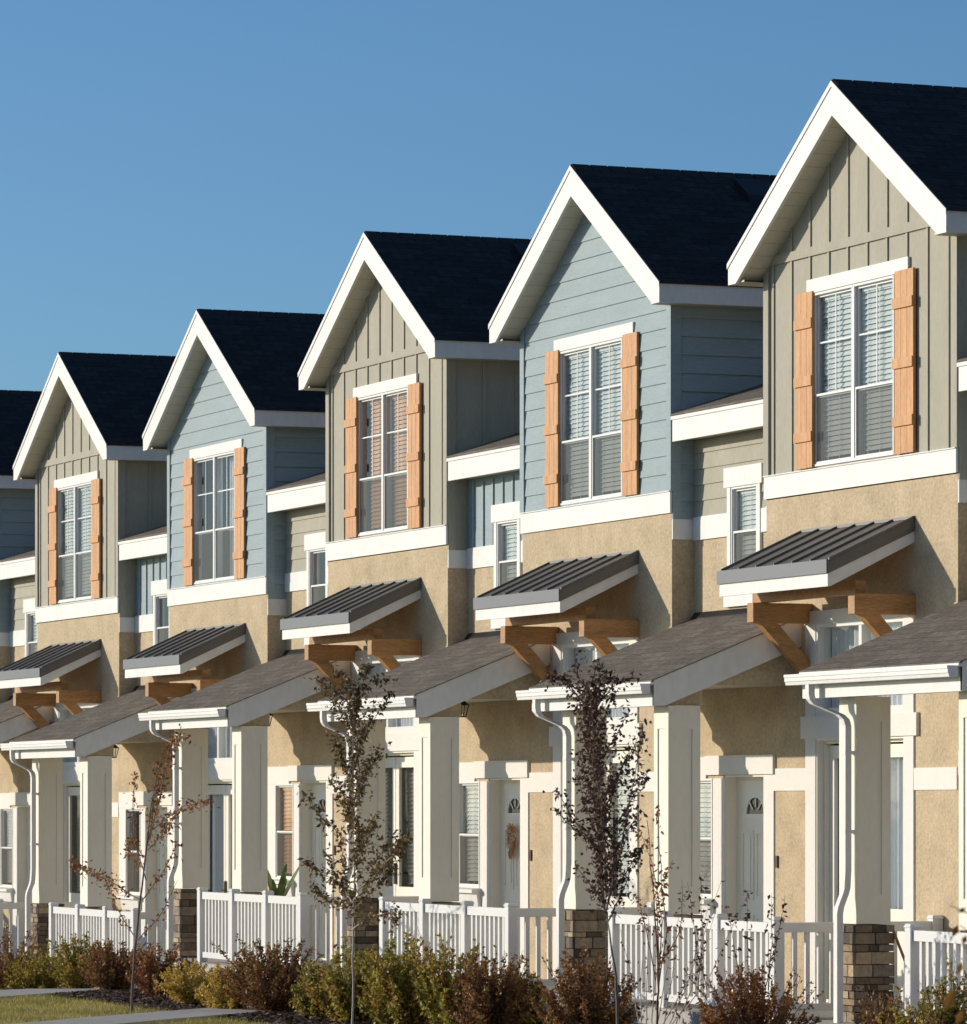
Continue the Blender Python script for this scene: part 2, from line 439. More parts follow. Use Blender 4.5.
def blinds(b, x0, x1, z0, z1, y, pitch=.05):
    z = z1 - .03
    b.box(x0, x1, y - .02, y + .02, z1 - .035, z1)
    while z > z0 + .02:
        b.face([(x0, y - .012, z - .0235), (x1, y - .012, z - .0235), (x1, y + .010, z + .0235), (x0, y + .010, z + .0235)])
        z -= pitch
    for fx in (.18, .5, .82):
        xx = x0 + (x1 - x0) * fx
        b.box(xx - .005, xx + .005, y - .022, y - .019, z0, z1)
def curtain(b, x0, x1, z0, z1, y, amp=.025, wav=.10):
    n = max(8, int((x1 - x0) / .015)); pts = []
    for i in range(n + 1):
        x = x0 + (x1 - x0) * i / n
        pts.append((x, y + amp * math.sin(2 * math.pi * x / wav + .9 * math.sin(x * 7))))
    for i in range(n):
        b.face([(pts[i][0], pts[i][1], z0), (pts[i+1][0], pts[i+1][1], z0), (pts[i+1][0], pts[i+1][1], z1), (pts[i][0], pts[i][1], z1)])
def room(b, x0, x1, z0, z1, y, d=1.2):
    e = .25
    b.face([(x0-e, y+d, z0-e), (x1+e, y+d, z0-e), (x1+e, y+d, z1+e), (x0-e, y+d, z1+e)])
    b.face([(x0-e, y, z0-e), (x0-e, y+d, z0-e), (x0-e, y+d, z1+e), (x0-e, y, z1+e)])
    b.face([(x1+e, y, z0-e), (x1+e, y+d, z0-e), (x1+e, y+d, z1+e), (x1+e, y, z1+e)])
    b.face([(x0-e, y, z0-e), (x1+e, y, z0-e), (x1+e, y+d, z0-e), (x0-e, y+d, z0-e)])
    b.face([(x0-e, y, z1+e), (x1+e, y, z1+e), (x1+e, y+d, z1+e), (x0-e, y+d, z1+e)])

def frame_rect(b, x0, x1, z0, z1, y0, y1, t):
    b.box(x0, x1, y0, y1, z0, z0 + t); b.box(x0, x1, y0, y1, z1 - t, z1)
    b.box(x0, x0 + t, y0, y1, z0 + t, z1 - t); b.box(x1 - t, x1, y0, y1, z0 + t, z1 - t)

def boards(parent, material, *bxs, name='trim_board'):
    """each board is a part of its own"""
    for q in bxs:
        b = MB(EYE); b.box(*q); b.build(name, material, parent)

def sash_window(root, x0, x1, z0, z1, y, units=1, muntins=True, cover='blind', name='window', grid_only_upper=True, zmeet=None):
    """double-hung vinyl window set into a hole; outer face of frame ~1.5 cm behind plane y"""
    zm = zmeet if zmeet is not None else (z0 + z1) / 2
    fb = MB(EYE); F = .022
    frame_rect(fb, x0, x1, z0, z1, y - .022, y + .10, F)
    wdt = (x1 - x0) / units
    if units == 2:
        xm = (x0 + x1) / 2; fb.box(xm - .028, xm + .028, y - .018, y + .10, z0 + F, z1 - F)
    o = fb.build(name, 'vinyl', root)
    sb = MB(EYE); gb = MB(EYE); gs = MB(EYE); mb_ = MB(EYE)
    for u in range(units):
        a = x0 + u * wdt + (F if u == 0 else .03); c = x0 + (u + 1) * wdt - (F if u == units - 1 else .03)
        frame_rect(sb, a, c, zm - .005, z1 - F, y + .015, y + .035, .022)
        frame_rect(sb, a, c, z0 + F, zm + .03, y - .010, y + .013, .022)
        gb.face([(a, y + .026, zm), (c, y + .026, zm), (c, y + .026, z1 - F), (a, y + .026, z1 - F)])
        gs.face([(a, y + .004, z0 + F), (c, y + .004, z0 + F), (c, y + .004, zm), (a, y + .004, zm)])
        if muntins:
            xm = (a + c) / 2; zz = (zm + z1) / 2 + .02
            mb_.box(xm - .008, xm + .008, y + .018, y + .0245, zm + .02, z1 - F - .02)
            mb_.box(a + .02, c - .02, y + .019, y + .0255, zz - .008, zz + .008)
    sb.build('sash', 'vinyl', o)
    gb.build('pane', 'glass', o); gs.build('insect_screen', 'screened', o)
    if muntins: mb_.build('muntin', 'vinyl', o)
    cb = MB(EYE)
    a, c = x0 + F, x1 - F
    if cover in ('blind', 'tan'):
        if units == 2:
            m_ = (a + c) / 2; blinds(cb, a + .03, m_ - .04, z0 + .05, z1 - .04, y + .075); blinds(cb, m_ + .04, c - .03, z0 + .05, z1 - .04, y + .075)
        else: blinds(cb, a + .01, c - .01, z0 + .05, z1 - .04, y + .075)
        cb.build('blind', 'blind' if cover == 'blind' else 'blind_tan', o)
    elif cover == 'halftan':
        if units == 2:
            m_ = (a + c) / 2; blinds(cb, a + .16, m_ - .04, z0 + .05, z1 - .04, y + .10); blinds(cb, m_ + .05, c - .03, z0 + .05, z1 - .04, y + .10)
        else: blinds(cb, (a + c) / 2 - .05, c - .01, z0 + .05, z1 - .04, y + .17)
        cb.build('blind', 'blind_tan', o)
    elif cover == 'curtain':
        m_ = (a + c) / 2
        curtain(cb, m_ + .12, c - .02, z0 + .04, z1 - .04, y + .17); curtain(cb, a + .3, a + .5, z0 + .04, z1 - .04, y + .2)
        cb.build('curtain', 'curtain', o)
    elif cover == 'dark': pass
    rb = MB(EYE); room(rb, x0, x1, z0, z1, y + .12); rb.build('interior', 'room', o)
    return o

def shutter(root, x0, x1, z0, z1, tones):
    b = MB(EYE); n = 3; w_ = (x1 - x0) / n
    for i in range(n):
        b.box(x0 + i * w_ + .0025, x0 + (i + 1) * w_ - .0025, -.045, -.018, z0 + rnd.uniform(0, .003), z1 - rnd.uniform(0, .003))
    b.box(x0 + .01, x1 - .01, -.02, -.010, z0 + .01, z1 - .01)
    o = b.build('shutter', 'cedar', root)
    for z in (3.53, 4.07, 4.63):
        c = MB(EYE); c.box(x0 - .006, x1 + .010, -.066, -.045, z, z + .095)
        c.build('batten', 'cedar', o)

def build_house(k):
    blue = (k % 2 == 0)
    sid = 'blue' if blue else 'olive'
    cover = {0: 'blind', 1: 'blind', 2: 'blind', 3: 'halftan', 4: 'curtain', 5: 'blind', 6: 'blind'}[k]
    labels = {
     0: 'blue-sided town house at the right edge, only its porch and gutter in the frame',
     1: 'grey-green board-and-batten town house, nearest full gable, white blinds behind both upper sashes',
     2: 'blue clapboard town house between the nearest grey-green gable and the one with tan blinds',
     3: 'grey-green board-and-batten town house with tan wooden blinds, in the middle of the row',
     4: 'blue clapboard town house with a pale curtain in its upper window',
     5: 'grey-green board-and-batten town house, farthest gable seen whole',
     6: 'blue-sided town house cut off by the left edge, only dark roof and side wall showing'}
    drop = 0 if k <= 3 else -.31
    root = empty('town_house', (XR(k), 0, drop), labels[k], 'house', 'gabled town houses in the row')
    E_ = EYE
    # ---- holes
    WH = (-2.96, -1.24, 3.28, 4.96)
    # ---- ground floor and bay wall in stucco (one sheet y=0)
    door_h = (-4.99, -4.08, FLOOR, .30); gw_h = (-5.96, -5.28, -.95, .27)
    fd_h = (-2.91, -1.05, FLOOR, .645); tr_h = (-2.91, -1.05, .90, 1.75)
    b = MB(E_)
    wall_panel(b, 0, -6.31 + .002, BX1, -2.35, 1.75, [door_h, gw_h, fd_h, tr_h], .14)
    wall_panel(b, 0, BX0, BX1, 1.75, 3.05, [])
    # bay side walls lower (stucco)
    for x in (BX0, BX1):
        b.face([(x, 0, 1.5), (x, 5.2, 1.5), (x, 5.2, 2.77), (x, 0, 2.77)])
    # recessed upstairs wall, stucco part
    sw_h = (-5.36, -4.74, 2.17, 3.24)
    wall_panel(b, REC, -6.31, BX0, 1.5, 2.76, [(sw_h[0], sw_h[1], sw_h[2], 2.76)], .12)
    # ledge
    b.face([(-6.31, 0, 1.5), (BX0, 0, 1.5), (BX0, REC, 1.5), (-6.31, REC, 1.5)])
    # back and end walls
    b.face([(-6.308, 9, -2.35), (-.002, 9, -2.35), (-.002, 9, 3.9), (-6.308, 9, 3.9)])
    for x in (-6.306, -.004): b.face([(x, .3, -2.35), (x, 9, -2.35), (x, 9, 3.9), (x, 5, 5.1), (x, .3, 3.9)])
    b.build('wall', 'stucco', root)
    # ---- siding on the bay
    s = MB(E_)
    if blue:
        wall_panel(s, .004, BX0, BX1, 3.02, 5.0, [WH], .10)
        hw = lambda x: gable_z(x, PKZ - .08)
        s.face([(BX0, .004, 5.0), (BX1, .004, 5.0), (BX1, .004, hw(BX1)), (PKX, .004, PKZ - .08), (BX0, .004, hw(BX0))])
        clap_front(s, 0, BX0 + .09, BX1 - .09, 3.25, 6.76, WH, True)
        for x, sg in ((BX0, -1), (BX1, 1)):
            s.face([(x, 0, 2.9), (x, 5.2, 2.9), (x, 5.2, 5.4), (x, 0, 5.4)])
            clap_side(s, x, .09, 5.2, 2.965, 5.2, sgn=sg)
    else:
        wall_panel(s, 0, BX0, BX1, 3.02, 5.0, [WH], .10)
        hw = lambda x: gable_z(x, PKZ - .08)
        s.face([(BX0, 0, 5.0), (BX1, 0, 5.0), (BX1, 0, hw(BX1)), (PKX, 0, PKZ - .08), (BX0, 0, hw(BX0))])
        x = PKX - .41 * 4.5
        while x < BX1 - .1:
            zt = gable_z(x, PKZ - .15)
            segs = [(3.25, zt)]
            if WH[0] - .03 < x < WH[1] + .03: segs = [(4.97, zt)]
            for za, zb in segs:
                for (p, q) in ((za, min(zb, 5.33)), (5.42, zb)):
                    if q - p > .02: s.box(x - .019, x + .019, -.015, .0, p, q)
            x += .41
        s.box(BX0 + .09, BX1 - .09, -.024, .0, 5.33, 5.42)
        for x, sg in ((BX0, -1), (BX1, 1)):
            s.face([(x, 0, 2.9), (x, 5.2, 2.9), (x, 5.2, 5.4), (x, 0, 5.4)])
            y = .45
            while y < 5:
                s.box(x, x + sg * .02, y - .019, y + .019, 2.965, 5.2); y += .41
    s.build('siding', sid, root)
    for x, sg in ((BX0, 1), (BX1, -1)):
        c = MB(E_)
        c.box(x - sg * .024, x + sg * .09, -.026, .002, 3.25, 5.55)
        c.box(x - sg * .024, x + sg * .0, .002, .09, 2.965, 5.2)
        c.build('corner_board', sid, root)
    # ---- belts and head trims
    t = MB(E_); t.box(BX0 - .008, BX1 + .008, -.026, .0, 3.03, 3.25)
    t.prism_x([(-.026, 3.25), (-.040, 3.25), (-.040, 3.260), (0, 3.268), (0, 3.25)], BX0 - .008, BX1 + .008)
    t.build('belt_trim', 'white', root)
    boards(root, 'white', (BX0 - .02, BX0, .0, 5.2, 2.755, 2.965), (BX1, BX1 + .02, .0, 5.2, 2.755, 2.965),
           (-6.285, -5.44, REC - .025, REC, 2.745, 2.985), (-4.64, BX0 - .022, REC - .025, REC, 2.745, 2.985), name='belt_trim')
    # upper window head trim
    wo_ = sash_window(root, *WH, 0, units=2, cover=cover, zmeet=3.95)
    boards(wo_, 'white', (-3.08, -.94, -.030, -.002, 4.965, 5.10), name='head_trim')
    shutter(root, -3.29, -2.925, 3.272, 4.985, 0); shutter(root, -1.18, -.80, 3.272, 4.985, 0)
    # ---- small recess window + siding
    rs = MB(E_)
    if blue:
        wall_panel(rs, REC, -6.31, BX0, 2.76, 3.9, [(sw_h[0], sw_h[1], 2.76, sw_h[3])], .12)
        x = -6.31 + .2
        while x < BX0:
            if not (sw_h[0] - .08 < x < sw_h[1] + .08): rs.box(x - .019, x + .019, REC - .02, REC, 2.985, 3.75)
            else: rs.box(x - .019, x + .019, REC - .02, REC, 3.44, 3.75)
            x += .30
    else:
        wall_panel(rs, REC + .004, -6.31, BX0, 2.76, 3.9, [(sw_h[0], sw_h[1], 2.76, sw_h[3])], .12)
        clap_front(rs, REC, -6.31, BX0, 2.985, 3.78, (sw_h[0], sw_h[1], 2.5, sw_h[3]), exp=.165)
    rs.build('siding', sid, root)
    o = sash_window(root, *sw_h, REC, cover={1:'blind',2:'blind',3:'halftan',4:'dark',5:'blind'}.get(k, 'dark'), muntins=False, name='small_window', zmeet=2.76)
    y0 = REC - .03
    boards(o, 'white', (-5.50, -4.60, y0 - .01, REC, 3.24, 3.44), (-5.44, sw_h[0], y0, REC, 2.17, 3.24), (sw_h[1], -4.66, y0, REC, 2.17, 3.24), name='casing')
    boards(o, 'white', (-5.48, -4.62, y0 - .02, REC, 2.02, 2.17), name='sill')
    # ---- gable roof
    yF, yB = -OHF, 5.6
    rb = MB(E_)
    ZT = PKZ + .015
    for sg in (-1, 1):
        xe = PKX + sg * (2.02 + OHS + .02); ze = ZT - SL * (2.02 + OHS + .02)
        Ls_ = math.hypot(xe - PKX, ze - ZT)
        P = [(PKX, yF - .004, ZT), (PKX, yB, ZT), (xe, yB, ze), (xe, yF - .004, ze)]
        U = [(0, 0), (yB - yF, 0), (yB - yF, Ls_), (0, Ls_)]
        if sg > 0: P = P[::-1]; U = U[::-1]
        rb.face(P, U)
        th = .022
        Q = [(p[0], p[1], p[2] - th) for p in P]
        for i in range(4):
            j = (i + 1) % 4; rb.face([P[i], Q[i], Q[j], P[j]], [(0,0),(0,.02),(1,.02),(1,0)])
        rb.face(Q[::-1], U[::-1])
    # ridge caps
    yy = yF + .01
    while yy < yB - .2:
        rb.prism_y([(PKX - .12, ZT - .068), (PKX - .12, ZT - .084), (PKX + .12, ZT - .084), (PKX + .12, ZT - .068), (PKX, ZT + .010)], yy, yy + .2)
        yy += .215
    ro = rb.build('gable_roof', 'roof', root)
    vb = MB(E_); xv = PKX + .42; zv = lambda x: ZT - SL * abs(x - PKX)
    for (ya, yb, h) in ((1.55, 1.95, .075), (1.50, 2.0, .012)):
        vb.hexa([(xv-.2, ya, zv(xv-.2)-.01), (xv+.2, ya, zv(xv+.2)-.01), (xv+.2, yb, zv(xv+.2)-.01), (xv-.2, yb, zv(xv-.2)-.01), (xv-.17, ya, zv(xv-.17)+h), (xv+.17, ya, zv(xv+.17)+h), (xv+.17, yb, zv(xv+.17)+h), (xv-.17, yb, zv(xv-.17)+h)])
    vb.build('roof_vent', 'dark', ro)
    fb = MB(E_)
    for sg in (-1, 1):
        xe = PKX + sg * (2.02 + OHS); top = ZT - .022; V = .315
        ze = top - SL * (2.02 + OHS)
        # rake board: plumb cut end
        prof = [(PKX, top), (xe, ze), (xe, ze - .205), (xe - sg * (V - .205) / SL, ze - .205), (PKX, top - V)]
        if sg > 0: prof = prof[::-1]
        fb.prism_y(prof, yF, yF + .035)
        # drip edge strip
        prof = [(PKX, top + .014), (xe + sg * .012, ze + .006), (xe + sg * .012, ze - .045), (PKX, top - .04)]
        if sg > 0: prof = prof[::-1]
        fb.prism_y(prof, yF - .010, yF)
        # eave fascia
        fb.box(xe, xe - sg * .035, yF + .035, yB, ze - .205, ze + .0)
    fb.build('fascia', 'white', ro)
    sb = MB(E_); ze_s = PKZ + .015 - .022 - SL * (2.02 + OHS) - .198
    for sg in (-1, 1):
        xe = PKX + sg * (2.02 + OHS - .035); xw = PKX + sg * 2.02
        zu = lambda x: max(PKZ + .015 - .022 - .30 - SL * abs(x - PKX), ze_s)
        # sloped soffit under the rake, cut in vented boards
        n = 14
        for i in range(n):
            xa = PKX + (xe - PKX) * i / n; xb = PKX + (xe - PKX) * (i + .97) / n
            sb.face([(xa, yF + .035, zu(xa)), (xb, yF + .035, zu(xb)), (xb, .0, zu(xb)), (xa, .0, zu(xa))])
            xc = PKX + (xe - PKX) * (i + 1) / n
            sb.face([(xb, yF + .035, zu(xb) + .002), (xc, yF + .035, zu(xc) + .002), (xc, .0, zu(xc) + .002), (xb, .0, zu(xb) + .002)])
        ze = ze_s
        sb.face([(xe, yF + .035, ze), (xw, yF + .035, ze), (xw, yB, ze), (xe, yB, ze)])
        sb.face([(xw, yF + .036, ze), (xe, yF + .036, ze), (xe, yF + .036, ze + .01), (xw, yF + .036, ze + .02)])
    sb.build('soffit', 'soffit', ro)
    # ---- side roof between bays
    r2 = MB(E_)
    x0, x1 = -6.31 + .025, BX0 - .025
    zf = 4.05; s3 = 1 / 3
    P = [(x0, -.03, zf), (x1, -.03, zf), (x1, 5.0, zf + s3 * 5.03), (x0, 5.0, zf + s3 * 5.03)]
    r2.face(P, [(0, 0), (x1 - x0, 0), (x1 - x0, 5.3), (0, 5.3)])
    Q = [(p[0], p[1], p[2] - .02) for p in P]
    r2.face([Q[0], Q[1], P[1], P[0]], [(0,0),(1,0),(1,.02),(0,.02)]); r2.face(Q[::-1], [(0,0)]*4)
    P = [(-6.308, 9.3, 4.0), (-.002, 9.3, 4.0), (-.002, 5.0, zf + s3 * 5.03), (-6.308, 5.0, zf + s3 * 5.03)]
    r2.face(P[::-1], [(0, 0), (6.3, 0), (6.3, 4.7), (0, 4.7)][::-1])
    r2o = r2.build('side_roof', 'porch_roof', root)
    f2 = MB(E_); f2.box(x0, x1, -.012, .02, 3.765, 4.028); f2.box(x0, x1, -.026, -.012, 3.99, 4.026)
    f2.build('fascia', 'white', r2o)
    f3 = MB(E_); f3.face([(x0, .02, 3.79), (x0, REC, 3.79), (x1, REC, 3.79), (x1, .02, 3.79)]); f3.build('soffit', 'soffit', r2o)
    # ---- porch roof
    PX0, PX1, PY = -6.33 + .035, -3.25, -1.58
    zr = lambda y: 1.215 + .4 * (y - PY)
    pr = MB(E_)
    def slab(xa, xb, ya, yb):
        P = [(xa, ya, zr(ya)), (xb, ya, zr(ya)), (xb, yb, zr(yb)), (xa, yb, zr(yb))]
        l0, l1 = (ya - PY) * 1.077, (yb - PY) * 1.077
        pr.face(P, [(xa, l0), (xb, l0), (xb, l1), (xa, l1)])
        Q = [(p[0], p[1], p[2] - .012) for p in P]
        for i in range(4):
            j = (i + 1) % 4; pr.face([P[i], Q[i], Q[j], P[j]], [(0,0),(0,.02),(1,.02),(1,0)])
        pr.face(Q[::-1], [(0,0)]*4)
    slab(PX0, BX0, PY - .03, REC); slab(BX0, PX1 + .015, PY - .03, 0)
    po = pr.build('porch_roof', 'porch_roof', root)
    pf = MB(E_)
    pf.box(PX0 + .02, PX1 - .002, PY, PY + .03, .955, zr(PY) - .014)
    for xa, xb, yend in ((PX0, PX0 + .02, -.0), (PX1 - .0, PX1 - .03, 0)):
        prof = [(PY, zr(PY) - .014), (yend, zr(yend) - .014), (yend, zr(yend) - .30), (PY + .12, .958), (PY, .958)]
        pf.prism_x(prof[::-1], min(xa, xb), max(xa, xb))
    pf.box(PX0, PX1, PY - .034, PY - .0, zr(PY) - .055, zr(PY) - .026)
    pf.build('fascia', 'white', po)
    gu = MB(E_)
    gx0, gx1, gy = PX0 - .10, PX1 - .005, PY - .035
    zt_ = zr(PY) - .045
    prof = [(gy, zt_), (gy - .105, zt_), (gy - .105, zt_ - .026), (gy - .098, zt_ - .030), (gy - .098, zt_ - .062), (gy - .090, zt_ - .068), (gy - .086, zt_ - .095), (gy, zt_ - .095)]
    gu.prism_x(prof[::-1], gx0, gx1)
    gu.build('gutter', 'white', po)
    # gable-end infill and ceiling
    for xg in (PX1 - .14, PX0 + .15):
        gi = MB(E_)
        gi.prism_x([(-1.38, .965), (-1.38, zr(-1.38) - .05), (0, zr(0) - .05), (0, 1.165), (-1.0, 1.165), (-1.0, .965)][::-1], xg - .05, xg)
        gi.build('gable_end', 'stucco', po)
    boards(po, 'stucco', (PX0 + .15, PX1 - .19, PY + .2, PY + .32, .966, 1.18), name='beam')
    ce = MB(E_); ce.box(PX0 + .155, PX1 - .195, PY + .04, -.005, 1.176, 1.19); ce.build('ceiling', 'soffit', po)
    # flashing
    fl = MB(E_); fl.prism_x([(-.012, zr(0) - .01), (-.05, zr(-.05) + .004), (-.05, zr(-.05) + .010), (-.008, zr(0) + .06), (0, zr(0) + .06)], BX0, PX1)
    fl.build('flashing', 'dark', po)
    fl = MB(E_); fl.prism_x([(REC-.012, zr(REC)-.01), (REC-.05, zr(REC-.05) + .004), (REC-.05, zr(REC-.05) + .01), (REC-.008, zr(REC) + .05), (REC, zr(REC) + .05)], -6.28, BX0 - .01)
    fl.build('flashing', 'dark', po)
    # ---- columns
    for ci, (cx0, cx1) in enumerate(((-5.96, -5.62), (-3.69, -3.35))):
        cy0, cy1 = -1.38, -1.04
        zb_ = -1.055
        cb = MB(E_)
        cb.box(cx0 + .012, cx1 - .012, cy0 + .012, cy1 - .012, zb_, .962)
        for (za, zc) in ((.74, .962), (zb_, zb_ + .26)):
            cb.box(cx0, cx1, cy0, cy0 + .013, za, zc); cb.box(cx0, cx1, cy1 - .013, cy1, za, zc)
            cb.box(cx0, cx0 + .013, cy0 + .013, cy1 - .013, za, zc); cb.box(cx1 - .013, cx1, cy0 + .013, cy1 - .013, za, zc)
        for (xa, xb) in ((cx0, cx0 + .085), (cx1 - .085, cx1)):
            for (ya, yb) in ((cy0, cy0 + .085), (cy1 - .085, cy1)):
                cb.box(xa, xb, ya, yb, zb_ + .26, .74)
        co = cb.build('column', 'column', root)
        sb = MB(E_); g_ = .02
        sx0, sx1, sy0, sy1 = cx0 - g_, cx1 + g_, cy0 - g_, cy1 + g_
        sb.box(sx0 + .03, sx1 - .03, sy0 + .03, sy1 - .03, -2.35, zb_ - .01, tone=.02)
        z = -2.32
        rr = random.Random(100 + k * 2 + ci)
        while z < zb_ - .03:
            h = rr.uniform(.045, .12); z1 = min(z + h, zb_ - .008)
            for side in range(4):
                a = 0; ln = (sx1 - sx0) if side % 2 == 0 else (sy1 - sy0)
                while a < ln - .02:
                    w_ = rr.uniform(.09, .30); e = min(a + w_, ln)
                    if ln - e < .07: e = ln
                    d = rr.uniform(-.005, .012); tn = rr.uniform(.03, 1)
                    if side == 0: sb.box(sx0 + a + .004, sx0 + e - .004, sy0 - d, sy0 + .04, z + .004, z1 - .004, tn)
                    elif side == 1: sb.box(sx1 - .04, sx1 + d, sy0 + a + .004, sy0 + e - .004, z + .004, z1 - .004, tn)
                    elif side == 2: sb.box(sx0 + a + .004, sx0 + e - .004, sy1 - .04, sy1 + d, z + .004, z1 - .004, tn)
                    else: sb.box(sx0 - d, sx0 + .04, sy0 + a + .004, sy0 + e - .004, z + .004, z1 - .004, tn)
                    a = e
            z = z1
        sb.build('stone_base', 'stone', co)
    # ---- downspout
    db = MB(E_)
    def spout(pts, w_=.036, d_=.030):
        base = len(db.v)
        for p in pts:
            for sx, sy in ((-1,-1),(1,-1),(1,1),(-1,1)): db.v.append((p[0] + sx*w_, p[1] + sy*d_, p[2] + E_))
        for i in range(len(pts) - 1):
            for q in range(4):
                a = base + i*4 + q; c_ = base + i*4 + (q+1) % 4
                db.f.append((a, c_, c_+4, a+4)); db.mi.append(0); db.uv.append(None); db.tone.append(0)
    X_, Y_ = -5.66, -1.455
    spout([(-5.97, -1.665, 1.10), (-5.97, -1.665, .99), (-5.96, -1.66, .94), (-5.93, -1.64, .90), (-5.72, -1.49, .80), (-5.68, -1.465, .76), (X_, Y_, .70),
           (X_, Y_, -.58), (X_, Y_ - .01, -.74), (X_ - .01, Y_ - .02, -.79), (X_ - .02, Y_ - .06, -.90), (X_ - .025, Y_ - .07, -.96), (X_ - .025, Y_ - .07, -2.05), (X_ - .03, Y_ - .1, -2.13), (X_ - .04, Y_ - .30, -2.22)])
    for z in (-.25, .45): db.box(X_ - .045, X_ + .045, Y_ - .036, -1.365, z, z + .03)
    db.build('downspout', 'white', root)
    # ---- awning
    HX0, HX1, HY = -3.225, -.85, -.90
    hz = lambda y: 2.665 + .46 * y
    ab = MB(E_)
    P = [(HX0, HY, hz(HY)), (HX1, HY, hz(HY)), (HX1, -.002, hz(0)), (HX0, -.002, hz(0))]
    ab.face(P); Q = [(p[0], p[1], p[2] - .03) for p in P]
    for i in range(4): ab.face([P[i], Q[i], Q[(i+1) % 4], P[(i+1) % 4]])
    nrib = 7
    for i in range(nrib):
        x = HX0 + .012 + (HX1 - HX0 - .024) * i / (nrib - 1)
        y0, y1 = HY + .015, -.004
        ab.hexa([(x-.009,y0,hz(y0)),(x+.009,y0,hz(y0)),(x+.009,y1,hz(y1)),(x-.009,y1,hz(y1)),(x-.009,y0,hz(y0)+.024),(x+.009,y0,hz(y0)+.024),(x+.009,y1,hz(y1)+.024),(x-.009,y1,hz(y1)+.024)])
    ab.box(HX0, HX1, -.03, -.004, hz(0) - .01, hz(0) + .02)
    ab.prism_x([(HY - .004, hz(HY)-.012), (-.002, hz(0)-.012), (-.002, hz(0) - .12), (HY - .004, hz(HY) - .12)][::-1], HX1 - .004, HX1 + .008)
    ao = ab.build('awning', 'metal', root)
    eb = MB(E_); eb.box(HX0 - .008, HX1 + .010, HY - .02, HY - .0, hz(HY) - .115, hz(HY) + .012); eb.build('drip_edge', 'metal_edge', ao)
    wb = MB(E_)
    wb.box(HX0 + .01, HX1 - .008, HY + .002, HY + .028, hz(HY) - .235, hz(HY) - .04)
    for xa, xb in ((HX0 + .01, HX0 + .035), (HX1 - .035, HX1 - .006)):
        wb.prism_x([(HY + .028, hz(HY) - .05), (-.002, hz(0) - .06), (-.002, hz(0) - .225), (HY + .028, hz(HY) - .235)][::-1], xa, xb)
    wb.build('fascia', 'white', ao)
    sf = MB(E_); sf.face([(HX0 + .03, HY + .02, hz(HY) - .10), (HX1 - .03, HY + .02, hz(HY) - .10), (HX1 - .03, -.002, hz(0) - .08), (HX0 + .03, -.002, hz(0) - .08)]); sf.build('soffit', 'timber', ao)
    for bx in (-3.08, -.90):
        bb = MB(E_)
        bb.box(bx - .07, bx + .07, -.635, -.002, 1.765, 1.955)
        bb.prism_x([(-.56, 1.766), (-.37, 1.766), (-.002, 1.38), (-.002, 1.19)][::-1], bx - .055, bx + .055)
        bb.build('bracket', 'timber', ao, bevel=.006)
    bb = MB(E_); bb.box(-3.19, -.96, -.56, -.45, 1.957, 2.08); bb.build('purlin', 'timber', ao, bevel=.005)
    # ---- french door + transom
    boards(root, 'band', (-3.13, -2.91, -.018, 0, FLOOR, .645), (-1.05, -.85, -.018, 0, FLOOR, .645), (-3.13, -2.91, -.018, 0, .86, 1.75), (-1.05, -.85, -.018, 0, .86, 1.75),
           (-3.20, -.76, -.035, 0, .645, .86), (-3.13, -.85, -.03, 0, 1.75, 1.88), (-2.91, -1.05, -.012, 0, .861, .90), name='door_trim')
    tw = MB(E_); frame_rect(tw, -2.91, -1.05, .90, 1.75, -.008, .139, .035); tw.box(-2.01, -1.95, .0, .10, .935, 1.715)
    two = tw.build('transom_window', 'vinyl', root)
    tg = MB(E_)
    tg.face([(-2.875, .06, .935), (-1.085, .06, .935), (-1.085, .06, 1.715), (-2.875, .06, 1.715)]); tg.build('pane', 'glass', two)
    rm = MB(E_); room(rm, -2.9, -1.08, 1.0, 1.7, .25, 1.0); rm.build('interior', 'room', two)
    cb = MB(E_); curtain(cb, -2.87, -1.09, .93, 1.72, .13, amp=.012); cb.build('curtain', 'curtain', two)
    fd = MB(E_); yd = .11
    frame_rect(fd, -2.91, -1.05, FLOOR, .645, -.008, .139, .022); frame_rect(fd, -2.888, -1.072, FLOOR + .022, .623, .06, yd + .05, .03)
    for xa, xb in ((-2.857, -1.99), (-1.97, -1.103)):
        st_ = .10
        fd.box(xa, xb, yd, yd + .04, FLOOR + .03, -.98); fd.box(xa, xb, yd, yd + .04, .45, .575)
        fd.box(xa, xa + st_, yd, yd + .04, -.98, .45); fd.box(xb - st_, xb, yd, yd + .04, -.98, .45)
        fd.box(xa + .16, xb - .16, yd - .012, yd, FLOOR + .22, -1.12)
    fdo = fd.build('french_door', 'door', root)
    pg = MB(E_)
    for xa, xb in ((-2.765, -2.1), (-1.88, -1.215)): pg.face([(xa, yd + .02, -.98), (xb, yd + .02, -.98), (xb, yd + .02, .45), (xa, yd + .02, .45)])
    pg.build('pane', 'glass', fdo)
    cb = MB(E_)
    if k in (3, 5): blinds(cb, -2.77, -2.1, -.98, .46, yd + .12); blinds(cb, -1.88, -1.21, -.98, .46, yd + .12); cb.build('blind', 'room', fdo)
    elif k in (1, 0, 4, 6): curtain(cb, -2.78, -1.2, -1.0, .46, yd + .09); cb.build('curtain', 'curtain', fdo)
    else:
        blinds(cb, -2.77, -2.1, -.98, .46, yd + .08); blinds(cb, -1.88, -1.21, -.98, .46, yd + .08); cb.build('blind', 'blind', fdo)
    rm = MB(E_); room(rm, -2.8, -1.1, -1.5, .35, .3, 1.0); rm.build('interior', 'room', fdo)
